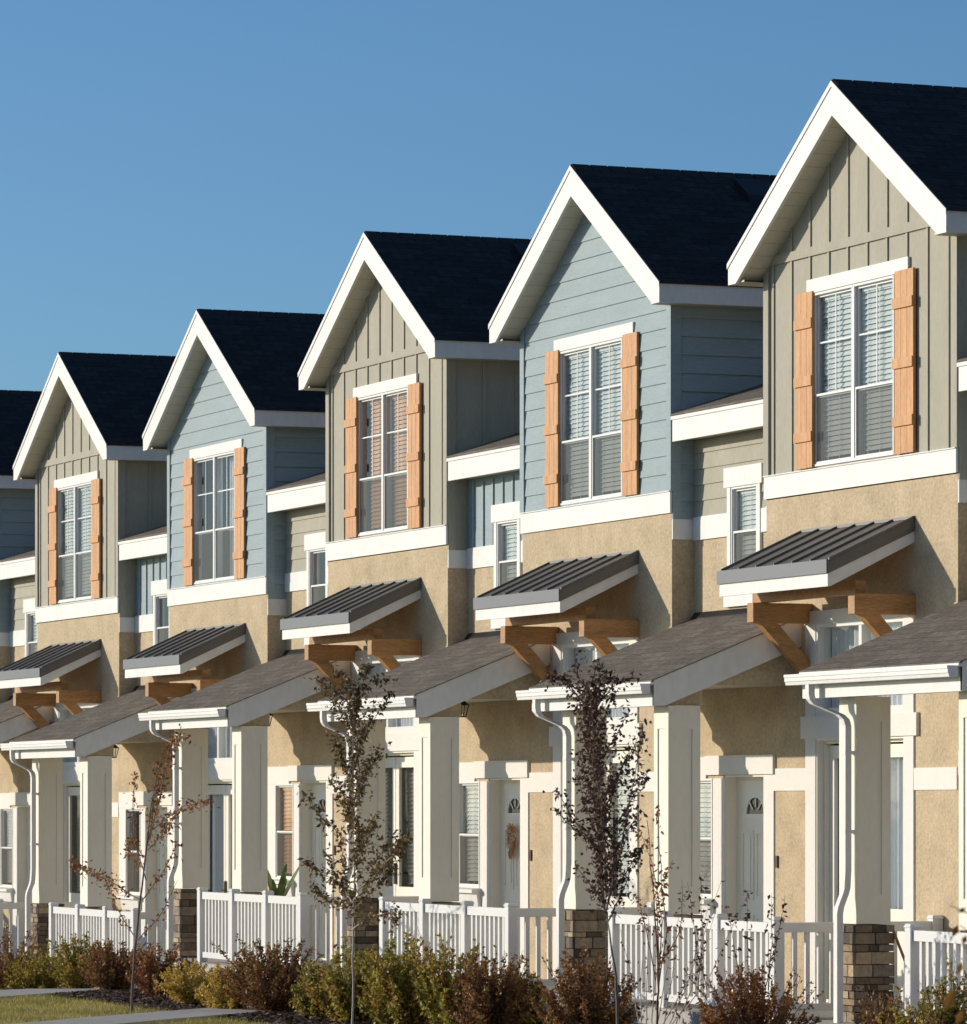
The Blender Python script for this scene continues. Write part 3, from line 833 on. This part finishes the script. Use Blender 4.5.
    hd = MB(E_); hd.box(-1.975, -1.94, yd - .03, yd, -.95, -.70); hd.tube([(-1.955, yd - .06, -.82), (-1.85, yd - .06, -.82)], .01, 6); hd.build('handle', 'bronze', fdo)
    # ---- entry door, its trim, porch window
    boards(root, 'band', (-5.28, -4.99, -.015, 0, FLOOR, .27), (-4.08, -3.85, -.015, 0, FLOOR, .30), (-5.43, -3.83, -.035, 0, .305, .50),
           (-6.27, -5.435, -.02, 0, .27, .49), (-3.849, -3.131, -.015, 0, .14, .36), (-.849, -.0, -.015, 0, .14, .345), (-6.27, -5.96, -.015, 0, -1.0, .268), name='trim_board')
    dj = MB(E_); frame_rect(dj, -4.99, -4.08, FLOOR, .30, -.006, .139, .018); frame_rect(dj, -4.972, -4.098, FLOOR+.018, .282, .112, .16, .03)
    xa, xb, yd = -4.942, -4.128, .11
    dj.box(xa, xb, yd, yd + .045, FLOOR + .03, -.13); dj.box(xa, xb, yd, yd + .045, .14, .25)
    dj.box(xa, xa + .18, yd, yd + .045, -.13, .14); dj.box(xb - .18, xb, yd, yd + .045, -.13, .14)
    for (pa, pb, pc, pd) in ((xa + .1, xa + .38, -.95, -.25), (xb - .38, xb - .1, -.95, -.25), (xa + .1, xa + .38, -1.65, -1.1), (xb - .38, xb - .1, -1.65, -1.1)):
        frame_rect(dj, pa, pb, pc, pd, yd - .012, yd, .035); dj.box(pa + .07, pb - .07, yd - .008, yd, pc + .07, pd - .07)
    do = dj.build('entry_door', 'door', root)
    ft = MB(E_); cxm = (xa + xb) / 2
    # fan light: arch of white bars over dark glass
    for i in range(10):
        a0, a1 = math.pi * i / 10, math.pi * (i + 1) / 10
        r0, r1 = .205, .235
        p = [(cxm + r * math.cos(a), -.09 + r * .82 * math.sin(a)) for r, a in ((r0,a0),(r1,a0),(r1,a1),(r0,a1))]
        ft.prism_y(p, yd - .004, yd + .012)
        q = [(cxm + r1 * math.cos(a0), -.09 + r1 * .82 * math.sin(a0)), (cxm + r1 * math.cos(a1), -.09 + r1 * .82 * math.sin(a1)), (cxm + r1 * math.cos(a1), .145), (cxm + r1 * math.cos(a0), .145)]
        ft.prism_y([(q[0][0], q[0][1]), (q[3][0], q[3][1]), (q[2][0], q[2][1]), (q[1][0], q[1][1])], yd + .001, yd + .012)
    for a in (45, 90, 135):
        a = R(a); d = Vector((math.cos(a), .82 * math.sin(a))); n = Vector((-d.y, d.x)).normalized() * .008
        p = [Vector((cxm, -.09)) + d * .08 + n, Vector((cxm, -.09)) + d * .08 - n, Vector((cxm, -.09)) + d * .22 - n, Vector((cxm, -.09)) + d * .22 + n]
        ft.prism_y([tuple(v) for v in p], yd, yd + .01)
    ft.box(cxm - .235, cxm + .235, yd - .004, yd + .012, -.13, -.09)
    ft.build('fanlight', 'vinyl', do)
    ft = MB(E_); ft.face([(cxm - .24, yd + .014, -.13), (cxm + .24, yd + .014, -.13), (cxm + .24, yd + .014, .145), (cxm - .24, yd + .014, .145)])
    ft.build('pane', 'glass', do)
    rm = MB(E_); room(rm, cxm - .1, cxm + .1, -.1, .1, .2, .6); rm.build('interior', 'room', do)
    hd = MB(E_); hd.box(xb - .09, xb - .045, yd - .02, yd, -.95, -.75); hd.tube([(xb - .068, yd - .05, -.92), (xb - .068, yd - .05, -.80)], .011, 6); hd.build('handle', 'bronze', do)
    o = sash_window(root, *gw_h, 0, cover={0:'blind',1:'blind',2:'blind',3:'tan',4:'dark',5:'blind'}.get(k, 'blind'), muntins=False, name='porch_window', zmeet=-.36)
    sl = MB(E_); sl.prism_x([(0, -.95), (-.13, -.965), (-.13, -1.005), (-.07, -1.02), (-.05, -1.16), (0, -1.16)], -6.03, -5.24)
    sl.build('sill', 'white', o)
    # switch box / doorbell on the stucco panel
    bl = MB(E_); bl.box(-3.80, -3.765, -.018, 0, -.62, -.50); bl.build('doorbell', 'bronze', root)
    # ---- deck and steps
    dk = MB(E_); dk.box(-6.20, -.20, -1.80, -.002, FLOOR - .16, FLOOR); dk.box(-6.1, -.25, -1.74, -.004, -2.4, FLOOR - .163)
    dk.build('porch_floor', 'concrete', root)
    stp = MB(E_); stp.box(-5.70, -4.05, -2.15, -1.803, -2.40, FLOOR - .17)
    stp.build('step', 'concrete', root)
    # ---- railings
    def rail_panel(b, p, q):
        p, q = Vector(p), Vector(q); d = q - p; ln = d.length; d.normalize(); n = Vector((-d.y, d.x))
        def bar(a, c, hw, z0, z1):
            A, B = p + d * a, p + d * c
            b.hexa([(A.x - n.x*hw, A.y - n.y*hw, z0), (B.x - n.x*hw, B.y - n.y*hw, z0), (B.x + n.x*hw, B.y + n.y*hw, z0), (A.x + n.x*hw, A.y + n.y*hw, z0),
                    (A.x - n.x*hw, A.y - n.y*hw, z1), (B.x - n.x*hw, B.y - n.y*hw, z1), (B.x + n.x*hw, B.y + n.y*hw, z1), (A.x + n.x*hw, A.y + n.y*hw, z1)])
        bar(0, ln, .028, RT - .105, RT - .015); bar(0, ln, .024, FLOOR + .06, FLOOR + .13)
        nb = max(2, round(ln / .125))
        for i in range(1, nb):
            a = ln * i / nb; bar(a - .021, a + .021, .017, FLOOR + .13, RT - .105)
    RT = -1.05
    def post(x, y, par, tall=0):
        pb = MB(E_); pb.box(x - .052, x + .052, y - .052, y + .052, FLOOR, RT + .01 + tall)
        pb.hexa([(x-.062,y-.062,RT+.01+tall),(x+.062,y-.062,RT+.01+tall),(x+.062,y+.062,RT+.01+tall),(x-.062,y+.062,RT+.01+tall),
                 (x-.045,y-.045,RT+.04+tall),(x+.045,y-.045,RT+.04+tall),(x+.045,y+.045,RT+.04+tall),(x-.045,y+.045,RT+.04+tall)])
        pb.build('post', 'vinyl', par)
    yR = -1.67; xs = [-3.97, -2.757, -1.543, -.33]
    rb_ = MB(E_)
    for a, c_ in zip(xs[:-1], xs[1:]): rail_panel(rb_, (a + .05, yR), (c_ - .05, yR))
    ro_ = rb_.build('front_railing', 'vinyl', root)
    for x in xs: post(x, yR, ro_)
    rb_ = MB(E_); rail_panel(rb_, (-.33, yR + .05), (-.33, -.10)); ro2 = rb_.build('side_railing', 'vinyl', root); post(-.33, -.06, ro2)
    return root

houses = {k: build_house(k) for k in range(0, 7)}
#DETAILS
# ---------------------------------------------------------------- unseen pale road in front, added to bounce light onto the porches
rd = sheet('bounce_road', frange(-120, 120, 8), [-19.0, -15, -11.6], -.10 + .104, 'concrete')
tag(rd, 'unseen pale concrete road added in front to bounce light onto the porches', 'bounce_road', kind='structure')

# ---------------------------------------------------------------- small things on the porches
def local_to_world(k, x, y, z): return (XR(k) + x, y, z + EYE + (0 if k <= 3 else -.31))
def at(px, py, y):
    """point of the vertical plane Y=y that a measured picture position refers to"""
    Fv = (-math.cos(TH), math.sin(TH)); Rv = (math.sin(TH), math.cos(TH)); C = (37.65, -19.92)
    a = (px - 483.5) / FPX; d = (Fv[0] + a * Rv[0], Fv[1] + a * Rv[1]); t = (y - C[1]) / d[1]
    return Vector((C[0] + t * d[0], y, EYE + t * (HOR - py) / FPX)), t

def lantern(px, py, y, label):
    p, t = at(px, py, y)
    r = empty('porch_lantern', p, label, 'lamp', 'dark lanterns hanging under the porch roofs')
    b = MB(); b.tube([(0,0,-.03),(0,0,0.0)], .02, 8); b.hexa([(-.07,-.07,-.07),(.07,-.07,-.07),(.07,.07,-.07),(-.07,.07,-.07),(-.03,-.03,-.025),(.03,-.03,-.025),(.03,.03,-.025),(-.03,.03,-.025)])
    b.tube([(0,0,-.07),(0,0,-.19)], .004, 5)
    for sx, sy in ((-1,-1),(1,-1),(1,1),(-1,1)): b.tube([(sx*.062,sy*.062,-.07),(sx*.038,sy*.038,-.19)], .006, 5)
    b.box(-.042,.042,-.042,.042,-.205,-.19)
    b.build('lantern_cage', 'dark', r)
    g = MB(); g.hexa([(-.033,-.033,-.188),(.033,-.033,-.188),(.033,.033,-.188),(-.033,.033,-.188),(-.055,-.055,-.072),(.055,-.055,-.072),(.055,.055,-.072),(-.055,.055,-.072)])
    g.build('lantern_glass', 'glass', r)
    return r
lantern(461.5, 699, -.62, 'small black lantern under the porch roof beside the column of the middle blue house')
lantern(266, 710, -.62, 'small dark lantern under the porch roof left of the column near the potted plant')
lantern(113, 743, -.62, 'small dark lantern under the porch roof behind the leafy crown of the leftmost sapling')

def leaf(b, p, d, n, L_, W_, tone, bend=.25):
    d = d.normalized(); s = d.cross(n)
    if s.length < 1e-4: s = d.orthogonal()
    s.normalize(); n = s.cross(d)
    m = p + d * L_ * .45 + n * L_ * .10
    tip = p + d * L_ - n * L_ * bend * .4
    lf = m + s * W_ - n * W_ * .5; rt = m - s * W_ - n * W_ * .5
    i = len(b.v)
    for q in (p, lf, tip, rt): b.v.append((q.x, q.y, q.z + b.dz))
    b.f.append((i, i+1, i+2)); b.f.append((i, i+2, i+3))
    for _ in (0, 1): b.mi.append(0); b.uv.append(None); b.tone.append(tone)
def rvec(r): 
    while True:
        v = Vector((r.uniform(-1,1), r.uniform(-1,1), r.uniform(-1,1)))
        if .1 < v.length < 1: return v.normalized()

# wreath on the door of the middle blue house's porch
w0 = local_to_world(2, -4.50, .085, -.36)
wr = MB(); rr = random.Random(3)
for i in range(420):
    a = rr.uniform(0, 2*math.pi); rad = .075 + rr.gauss(0, .018)
    p = Vector((math.cos(a)*rad, -.02 + rr.uniform(-.025,.02), math.sin(a)*rad*1.25))
    leaf(wr, p, Vector((math.cos(a)+rr.uniform(-1,1), -.5, math.sin(a)+rr.uniform(-1,.5))), Vector((0,-1,.3)), rr.uniform(.03,.06), .010, rr.random())
for i in range(70):
    p = Vector((rr.uniform(-.07,.07), -.03, -.14)); leaf(wr, p, Vector((rr.uniform(-.35,.35), -.1, -1)), Vector((0,-1,0)), rr.uniform(.06,.13), .006, rr.random())
o = wr.build('wreath', 'wreath'); o.location = w0
tag(o, 'orange dried-flower wreath hanging on a white entry door', 'wreath')

# potted plant on a stand behind the railing of the third porch
pp, t = at(277, 893, -.85)
r = empty('potted_plant', (pp.x, pp.y, EYE + FLOOR), 'tall broad-leaved green plant in a white pot behind the porch railing', 'plant')
b = MB(); b.tube([(0,0,0),(0,0,.02),(0,0,.62),(0,0,.66),(0,0,.66)], [.11,.12,.16,.175,.15], 20); b.build('pot', 'pot', r, smooth=False)
b = MB(); rr = random.Random(11)
top = pp.z - (EYE + FLOOR)
for i in range(9):
    a = i * 2.4; lean = rr.uniform(.10, .32); h = top + rr.uniform(.10, .42)
    base = Vector((0,0,.62)); tip = Vector((math.cos(a)*lean, math.sin(a)*lean, h)); side = Vector((-math.sin(a), math.cos(a), 0)) * .045
    P0 = base; prev = None; n = 6
    for j in range(n + 1):
        f = j / n; c = base.lerp(tip, f) + Vector((math.cos(a), math.sin(a), 0)) * (.06 * f * f); wd = math.sin(math.pi * min(1, f * .92 + .04)) ** .8 * 1.0
        q = (c - side * wd, c + side * wd)
        if prev: b.face([tuple(prev[0]), tuple(prev[1]), tuple(q[1]), tuple(q[0])], None, rr.random())
        prev = q
b.build('foliage', 'leaf_plant', r)
# wooden pole leaning on the nearest porch railing
p1, t = at(893.5, 931, -1.0); p2, t = at(917, 992, -1.10)
b = MB(); b.tube([p1, p2], .014, 8); o = b.build('pole', 'timber'); tag(o, 'thin wooden pole leaning beside the nearest stone column base', 'pole')

# ---------------------------------------------------------------- shrubs
def shrub(px, py_top, wpx, y, mat_, label, seed, n_leaf=3600, leaf_l=.042, upright=.6, shoots=0, fill=1.0, depth=None):
    r_ = random.Random(seed)
    p, t = at(px, py_top, y)
    g0 = gz(p.x)
    H = (p.z - g0) * .94; W = wpx / FPX * t * 1.36          # full width as seen (mostly along Y and X)
    rad = W / 2 * .95
    root = empty('shrub', (p.x, y, g0), label, 'shrub', 'garden shrubs along the porches')
    st = MB(); fo = MB()
    ns = int(80 * fill); tips = []
    for i in range(ns):
        a = r_.uniform(0, 2*math.pi); rr_ = math.sqrt(r_.random()) 
        tipr = rad * rr_
        hh = H * (1 - .50 * rr_ ** 2.4) * r_.uniform(.50, 1.10)
        base = Vector((math.cos(a)*tipr*.18, math.sin(a)*tipr*.18, 0))
        tip = Vector((math.cos(a)*tipr, math.sin(a)*tipr, hh))
        mid = base.lerp(tip, .5) + Vector((math.cos(a), math.sin(a), 0)) * tipr * (.25 - .45*upright) * -1 * .5 + Vector((0,0,hh*.06))
        pts = []
        for j in range(7):
            f = j / 6; q = base*(1-f)**2 + mid*2*f*(1-f) + tip*f*f; pts.append(q + rvec(r_) * .012)
        st.tube(pts, [.007*(1-.7*j/6) for j in range(7)], 4, cap=False)
        tips.append(pts)
    for i in range(shoots + 7):
        a = r_.uniform(0, 2*math.pi); tr = rad * r_.uniform(.3, 1.0)
        base = Vector((math.cos(a)*tr*.3, math.sin(a)*tr*.3, H*.3)); tip = Vector((math.cos(a)*tr*1.15, math.sin(a)*tr*1.15, H*r_.uniform(.72, 1.05)))
        pts = [base.lerp(tip, j/6) + rvec(r_)*.01 for j in range(7)]
        st.tube(pts, [.005*(1-.6*j/6) for j in range(7)], 4, cap=False); 
        for j in range(34):
            f = r_.uniform(.3, 1); q = base.lerp(tip, f)
            leaf(fo, q + rvec(r_)*.015, (tip-base).normalized()*.7 + rvec(r_), rvec(r_), leaf_l*r_.uniform(.6,1.1), leaf_l*.28, r_.random())
    # leaf clumps along the stems; each clump has its own tone so light and dark patches appear
    per = max(1, int(n_leaf * 1.9 / ns))
    for pts in tips:
        ct = r_.random()
        for j in range(per):
            f = 1 - r_.random() ** 1.0 * .85
            k_ = min(5, int(f * 6)); q = pts[k_].lerp(pts[k_+1], f*6-k_)
            q = q + rvec(r_) * r_.random() * (.022 + .085 * (1 - f))
            if q.z < .03: q.z = .03 + r_.random()*.05
            tn = min(.999, max(.001, ct*.55 + r_.random()*.45))
            leaf(fo, q, rvec(r_) + Vector((0,0,.5*upright)), rvec(r_) + Vector((0,0,.6)), leaf_l*r_.uniform(.5,1.45), leaf_l*r_.uniform(.22,.38), tn)
    st.build('stem', 'twig', root, smooth=True); fo.build('foliage', mat_, root)
    return root
SH = [
 (10, 924, 70, -2.45, 'leaf_red', 'dark red-brown shrub cut off by the left edge', 1, dict(shoots=6)),
 (42, 942, 62, -2.75, 'leaf_olive', 'olive-green shrub, leftmost of the green ones', 2, dict(n_leaf=3600)),
 (80, 933, 54, -2.65, 'leaf_olive', 'taller olive-green shrub left of the leftmost sapling trunk', 3, dict(shoots=3)),
 (112, 938, 60, -2.6, 'leaf_red', 'dark reddish shrub just left of the leftmost sapling trunk', 4, dict(shoots=8)),
 (163, 940, 66, -2.55, 'leaf_rust', 'rusty brown shrub behind the yellow bush', 5, dict(shoots=6)),
 (193, 958, 66, -3.0, 'leaf_yellow', 'bright yellow shrub, left one of the touching yellow pair', 6, dict(leaf_l=.036, n_leaf=5200)),
 (229, 962, 58, -3.05, 'leaf_yellow', 'yellow shrub leaning into the big dark red one', 7, dict(leaf_l=.036, n_leaf=4200)),
 (274, 934, 90, -2.75, 'leaf_red', 'large dark red shrub with upright shoots beside the yellow bushes', 8, dict(shoots=18, n_leaf=5200)),
 (318, 958, 44, -2.75, 'leaf_green', 'small green shrub between the big dark red shrub and the slender trunk', 9, dict()),
 (352, 938, 76, -2.85, 'leaf_green', 'leafy green shrub around the foot of the central slender sapling', 10, dict(n_leaf=5000, leaf_l=.05)),
 (404, 930, 74, -2.9, 'leaf_green', 'yellow-green shrub right of the central slender sapling', 11, dict(n_leaf=5200, leaf_l=.05, shoots=4)),
 (452, 930, 74, -2.85, 'leaf_green', 'green shrub tinged red in front of the middle railing', 12, dict(n_leaf=5200, leaf_l=.05, shoots=8)),
 (492, 946, 74, -2.8, 'leaf_red', 'red-brown shrub at the right end of the middle railing', 13, dict(shoots=10, n_leaf=4600)),
 (588, 946, 92, -2.7, 'leaf_red', 'dark red-brown shrub in front of a stone column base, around the dark-leaved sapling', 14, dict(shoots=8, n_leaf=6500, leaf_l=.038)),
 (755, 962, 104, -3.0, 'leaf_rust', 'rust-brown bushy shrub in front of the nearest long white railing', 15, dict(shoots=14, n_leaf=7500, leaf_l=.036)),
 (878, 984, 44, -2.7, 'leaf_red', 'small reddish twiggy shrub at the foot of the nearest stone base', 16, dict(n_leaf=1200, shoots=5)),
 (918, 982, 82, -3.0, 'leaf_green', 'green shrub at the lower right corner', 17, dict(n_leaf=5500, leaf_l=.04)),
 (951, 958, 42, -2.95, 'leaf_green', 'taller narrow green shrub against the right edge', 18, dict(n_leaf=3000, leaf_l=.04)),
 (524, 974, 36, -2.3, 'leaf_green', 'low green plant beside the porch step', 19, dict(n_leaf=700, leaf_l=.07)),
]
for (px, top_, w_, y_, m_, lb, sd_, kw) in SH: shrub(px, top_, w_, y_, m_, lb, sd_, **kw)

# ---------------------------------------------------------------- saplings
def sapling(name, base, trunk, branches, y, mat_, label, seed, leaf_l=.07, r0=.022, per_m=60, spread=.05, bark='bark', cat='tree', grp='young saplings in front of the houses', droop=.3):
    """trunk / branches: measured (px,py) polylines in the vertical plane Y=y, scattered in depth"""
    r_ = random.Random(seed)
    P = [at(a, b, y)[0] for a, b in trunk]
    g0 = gz(P[0].x); foot = Vector((P[0].x, y, g0))
    root = empty(name, foot, label, cat, grp)
    tr = MB(); fo = MB()
    if P[0].z > g0 + .02:
        d = (P[0] - P[min(1, len(P)-1)]); P = [foot] + P
    n = len(P)
    dens = []
    for i in range(n - 1):
        for j in range(4): dens.append(P[i].lerp(P[i+1], j/4) + Vector((r_.uniform(-1,1), r_.uniform(-1,1), 0)) * (.006 if i or j else 0))
    dens.append(P[-1])
    tr.tube([q - foot for q in dens], [r0 * (1 - .8 * i / (len(dens)-1)) for i in range(len(dens))], 7)
    tr.build('trunk', bark, root, smooth=True)
    for bi, (pts, dy, lv) in enumerate(branches):
        Q = [at(a, b, y)[0] for a, b in pts]
        m = len(Q)
        Q = [q + Vector((dy * .25, dy, 0)) * (i / max(1, m - 1)) for i, q in enumerate(Q)]
        dn = []
        for i in range(m - 1):
            for j in range(4): dn.append(Q[i].lerp(Q[i+1], j/4) + rvec(r_) * .008 * (1 if i or j else 0))
        dn.append(Q[-1])
        rb_ = r0 * .42
        tr2 = MB(); tr2.tube([q - foot for q in dn], [rb_ * (1 - .75*i/(len(dn)-1)) for i in range(len(dn))], 5, cap=False); tr2.build('branch', bark, root, smooth=True)
        ln = sum((Q[i+1] - Q[i]).length for i in range(m - 1))
        cnt = int(ln * per_m * lv)
        for c in range(cnt):
            f = (.12 + .88 * r_.random()) * (len(dn) - 1); k_ = min(len(dn) - 2, int(f)); q = dn[k_].lerp(dn[k_+1], f - k_) - foot
            q = q + rvec(r_) * abs(r_.gauss(0, spread))
            leaf(fo, q, rvec(r_) + Vector((0,0,-droop)), rvec(r_), leaf_l * r_.uniform(.55, 1.15), leaf_l * r_.uniform(.20, .30), min(.999, max(.001, r_.random())), .8)
    fo.build('crown', mat_, root)
    return root
# dark-leaved sapling in front of the second porch
rs_ = random.Random(5)
def wob(pts, a=2): return [(x + rs_.uniform(-a, a), y_) for x, y_ in pts]
def columnar(center, half, y0, y1, step, lv=1.0, up=55):
    """side shoots of a narrow young tree: centre line and half width given at heights"""
    def lin(tab, y):
        for (ya, a), (yb, b) in zip(tab[:-1], tab[1:]):
            if yb <= y <= ya: return a + (b - a) * (ya - y) / (ya - yb)
        return tab[-1][1] if y < tab[-1][0] else tab[0][1]
    out = []; y = y0; sg = 1
    while y > y1:
        cx = lin(center, y); hw = lin(half, y) * rs_.uniform(.55, 1.1); u = up * rs_.uniform(.6, 1.2)
        out.append(([(cx, y), (cx + sg * hw * .65, y - u * .45), (cx + sg * hw, max(y - u, y1 - 12))], rs_.uniform(-.3, .3), lv * rs_.uniform(.6, 1.2)))
        sg = -sg; y -= step * rs_.uniform(.7, 1.3)
    return out
ctrA = [(930, 608), (880, 605), (800, 600), (720, 590), (660, 584)]
A = columnar(ctrA, [(930, 6), (880, 13), (800, 17), (720, 17), (660, 7)], 922, 690, 5.5, .8, up=70)
A += [(wob([(606, 915), (596, 850), (590, 790), (582, 730), (572, 684)]), .1, .9), (wob([(606, 910), (605, 850), (601, 780), (598, 720), (590, 660)]), -.1, .9), (wob([(606, 910), (614, 850), (618, 780), (624, 722)]), .15, .8)]
sapling('sapling', None, [(619, 1040), (617, 990), (611, 940), (606, 915)], A, -6.3, 'leaf_purple', 'dark purple-leaved sapling with a dense narrow crown and forked trunk', 21, leaf_l=.046, r0=.017, per_m=200, spread=.048)
B = columnar([(930, 353), (664, 354)], [(930, 10), (890, 22), (860, 20), (820, 9), (740, 8), (664, 5)], 925, 690, 7.0, .95, up=52)
B += [(wob([(353, 905), (340, 880), (330, 838)]), .1, .9), (wob([(353, 905), (334, 900), (325, 886)]), -.1, 1.0), (wob([(353, 900), (384, 860), (394, 838)]), .1, .9), (wob([(353, 930), (382, 915), (404, 912), (408, 925)]), -.1, .6), (wob([(353, 800), (350, 740), (352, 700), (360, 664)], 1), .05, 1.2)]
sapling('sapling', None, [(352, 1045), (353, 960), (354, 880), (352, 800), (353, 720)], B, -6.4, 'leaf_mixed', 'slender reddish-green sapling with a thin pale straight trunk in the middle', 22, leaf_l=.050, r0=.012, per_m=210, spread=.042, bark='pale_twig')
Cc = [(wob([(146, 860), (152, 800), (162, 760), (172, 735)], 1), .1, .9), (wob([(148, 840), (166, 780), (178, 742), (198, 736)]), -.1, .8),
      (wob([(144, 880), (128, 830), (126, 790), (130, 772)]), .1, .5), (wob([(140, 900), (112, 880), (90, 868), (82, 862)]), -.1, .9),
      (wob([(137, 940), (118, 915), (106, 895), (92, 868)]), .1, .35), (wob([(150, 830), (176, 806), (196, 800)]), .15, .8), (wob([(148, 850), (170, 830), (186, 815)]), -.1, .6),
      (wob([(142, 900), (160, 868), (168, 840)]), .1, .4), (wob([(150, 820), (156, 780), (150, 760)]), .1, .8), (wob([(146, 870), (120, 850), (112, 838)]), .2, .7), (wob([(138, 940), (158, 910), (170, 880)]), .1, .2)]
sapling('sapling', None, [(131, 1040), (133, 980), (138, 920), (145, 860), (152, 800), (164, 750)], Cc, -4.2, 'leaf_rust', 'leftmost sapling, leaning, with a sparse rust-red crown', 23, leaf_l=.056, r0=.018, per_m=120, spread=.055)
D = [(wob([(658, 1000), (662, 930), (655, 880), (650, 820), (646, 810)]), .1, .5), (wob([(660, 990), (668, 920), (660, 860), (652, 830)]), -.1, .8),
     (wob([(656, 980), (640, 930), (632, 900), (624, 892)]), .1, .5), (wob([(660, 960), (652, 900), (662, 860)]), .1, .9), (wob([(658, 970), (672, 930), (666, 880)]), .15, .6)]
sapling('sapling', None, [(656, 1040), (658, 990), (657, 940), (652, 880), (647, 820)], D, -3.6, 'leaf_rust', 'thin sapling with few small red leaves in front of the railing', 24, leaf_l=.055, r0=.014, per_m=60, spread=.03, bark='twig')
E_ = [(wob([(x0, 1030), ((x0 + x1) / 2, 980), (x1, y1)], 2), dy_, lv) for x0, x1, y1, dy_, lv in
      ((640, 632, 900, .1, .3), (645, 660, 905, -.1, .3), (650, 640, 940, .2, .2), (664, 690, 905, -.1, .3), (668, 700, 900, .1, .4), (660, 710, 880, .1, .45), (672, 730, 905, -.1, .4), (668, 725, 890, .2, .4), (655, 676, 930, 0, .2), (640, 620, 930, 0, .3))]
sapling('bare_shrub', None, [(655, 1045), (656, 1020)], E_, -3.3, 'leaf_purple', 'sparse pale-stemmed shrub with few dark leaves before the nearest long railing', 25, leaf_l=.045, r0=.014, per_m=60, spread=.03, bark='pale_twig', cat='shrub', grp='garden shrubs along the porches')
Fz = [(wob([(x0, 990), ((x0 + x1) / 2, 940), (x1, y1)], 2), dy_, lv) for x0, x1, y1, dy_, lv in ((765, 775, 895, .1, .5), (770, 784, 893, -.1, .7), (750, 733, 890, .1, .5), (740, 728, 905, 0, .4), (700, 690, 878, .1, .7), (705, 700, 882, -.1, .6))]
sapling('bare_shrub', None, [(752, 1045), (755, 1010)], Fz, -2.8, 'leaf_purple', 'thin dark shoots rising behind the rust-brown bush', 26, leaf_l=.055, r0=.012, per_m=70, spread=.025, bark='twig', cat='shrub', grp='garden shrubs along the porches')

# out-of-focus twig with orange leaves close to the camera, growing from a thin stem outside the frame
def near_plant():
    Fv = Vector((-math.cos(TH), math.sin(TH), 0)); Rv = Vector((math.sin(TH), math.cos(TH), 0)); Cc_ = Vector(cam.location)
    dist = 17.0
    def q(px, py, dd=0): t = dist + dd; return Cc_ + Fv * t + Rv * (t * (px - 483.5) / FPX) + Vector((0, 0, t * (HOR - py) / FPX))
    foot = q(1010, 1024); foot.z = 0
    root = empty('near_bush', foot, 'blurred twig with orange leaves close to the camera at the lower right corner', 'shrub')
    r_ = random.Random(9); st = MB(); fo = MB()
    st.tube([Vector((0,0,0)), q(1006, 1010) - foot, q(1000, 930) - foot, q(990, 880) - foot], [.012, .009, .006, .003], 8)
    for a, b in (((1004, 990), (962, 945)), ((1000, 940), (950, 905)), ((1003, 970), (960, 925)), ((1005, 1015), (955, 990))):
        st.tube([q(*a) - foot, q((a[0]+b[0])/2, (a[1]+b[1])/2 - 6) - foot, q(*b) - foot], [.004, .003, .0015], 5)
    for (px, py, dx, dz, L_, tn) in ((966, 908, -.8, -.5, .035, .9), (958, 925, -.5, -1, .05, .2), (966, 935, -.3, -1, .04, .35), (962, 962, -.3, -1, .05, .85), (955, 990, -.5, -1, .085, .6), (968, 985, .1, -1, .06, .5), (963, 1010, -.4, -1, .06, .55), (975, 960, .2, -1, .06, .4)):
        d = Rv * dx + Vector((0, 0, dz)); leaf(fo, q(px, py) - foot, d, -Fv + rvec(r_) * .4, L_, L_ * .28, tn, .5)
    st.build('stem', 'twig', root, smooth=True); fo.build('foliage', 'leaf_orange', root)
near_plant()

# ---------------------------------------------------------------- ground cover: bark chips and grass
def on_path(x, y):
    for k in range(0, 7):
        for (a, b) in PATHS[k]:
            if (x - a) ** 2 + (y - b) ** 2 < .30: return True
    return False
ch = MB(); r_ = random.Random(31)
for i in range(42000):
    x = r_.uniform(-27, -2.5); y = r_.uniform(-3.74, -1.85)
    if on_path(x, y): continue
    z = gz(x) + .008 + r_.random() * .03
    a = r_.uniform(0, math.pi); l = r_.uniform(.010, .034); wd = l * r_.uniform(.25, .5)
    d = Vector((math.cos(a), math.sin(a), r_.uniform(-.5, .5))) * l; s_ = Vector((-math.sin(a), math.cos(a), r_.uniform(-.6, .6))) * wd
    p = Vector((x, y, z)); ch.face([tuple(p-d-s_), tuple(p+d-s_), tuple(p+d+s_), tuple(p-d+s_)], None, min(.999, max(.001, r_.random() ** 1.6)))
tag(ch.build('bark_chips', 'chips'), 'dark shredded bark chips covering the planting bed', 'mulch', kind='stuff')
gr = MB()
i = 0
while i < 60000:
    i += 1
    x = r_.uniform(-24, -3); y = r_.uniform(-8.0, -3.70)
    if on_path(x, y): continue
    h = r_.uniform(.02, .055); a = r_.uniform(0, 2*math.pi); g0 = gz(x)
    s_ = Vector((math.cos(a), math.sin(a), 0)) * .004; tip = Vector((x, y, g0 + h)) + Vector((r_.uniform(-1,1), r_.uniform(-1,1), 0)) * h * .5
    p = Vector((x, y, g0)); tn = .5 + .5 * math.sin(x * 2.1 + 3 * math.sin(y * 1.7)) 
    gr.face([tuple(p - s_), tuple(p + s_), tuple(tip)], None, min(.999, max(.001, tn * .5 + r_.random() * .5)))
tag(gr.build('grass', 'blade'), 'short dry autumn grass beside the walks', 'grass', kind='stuff')
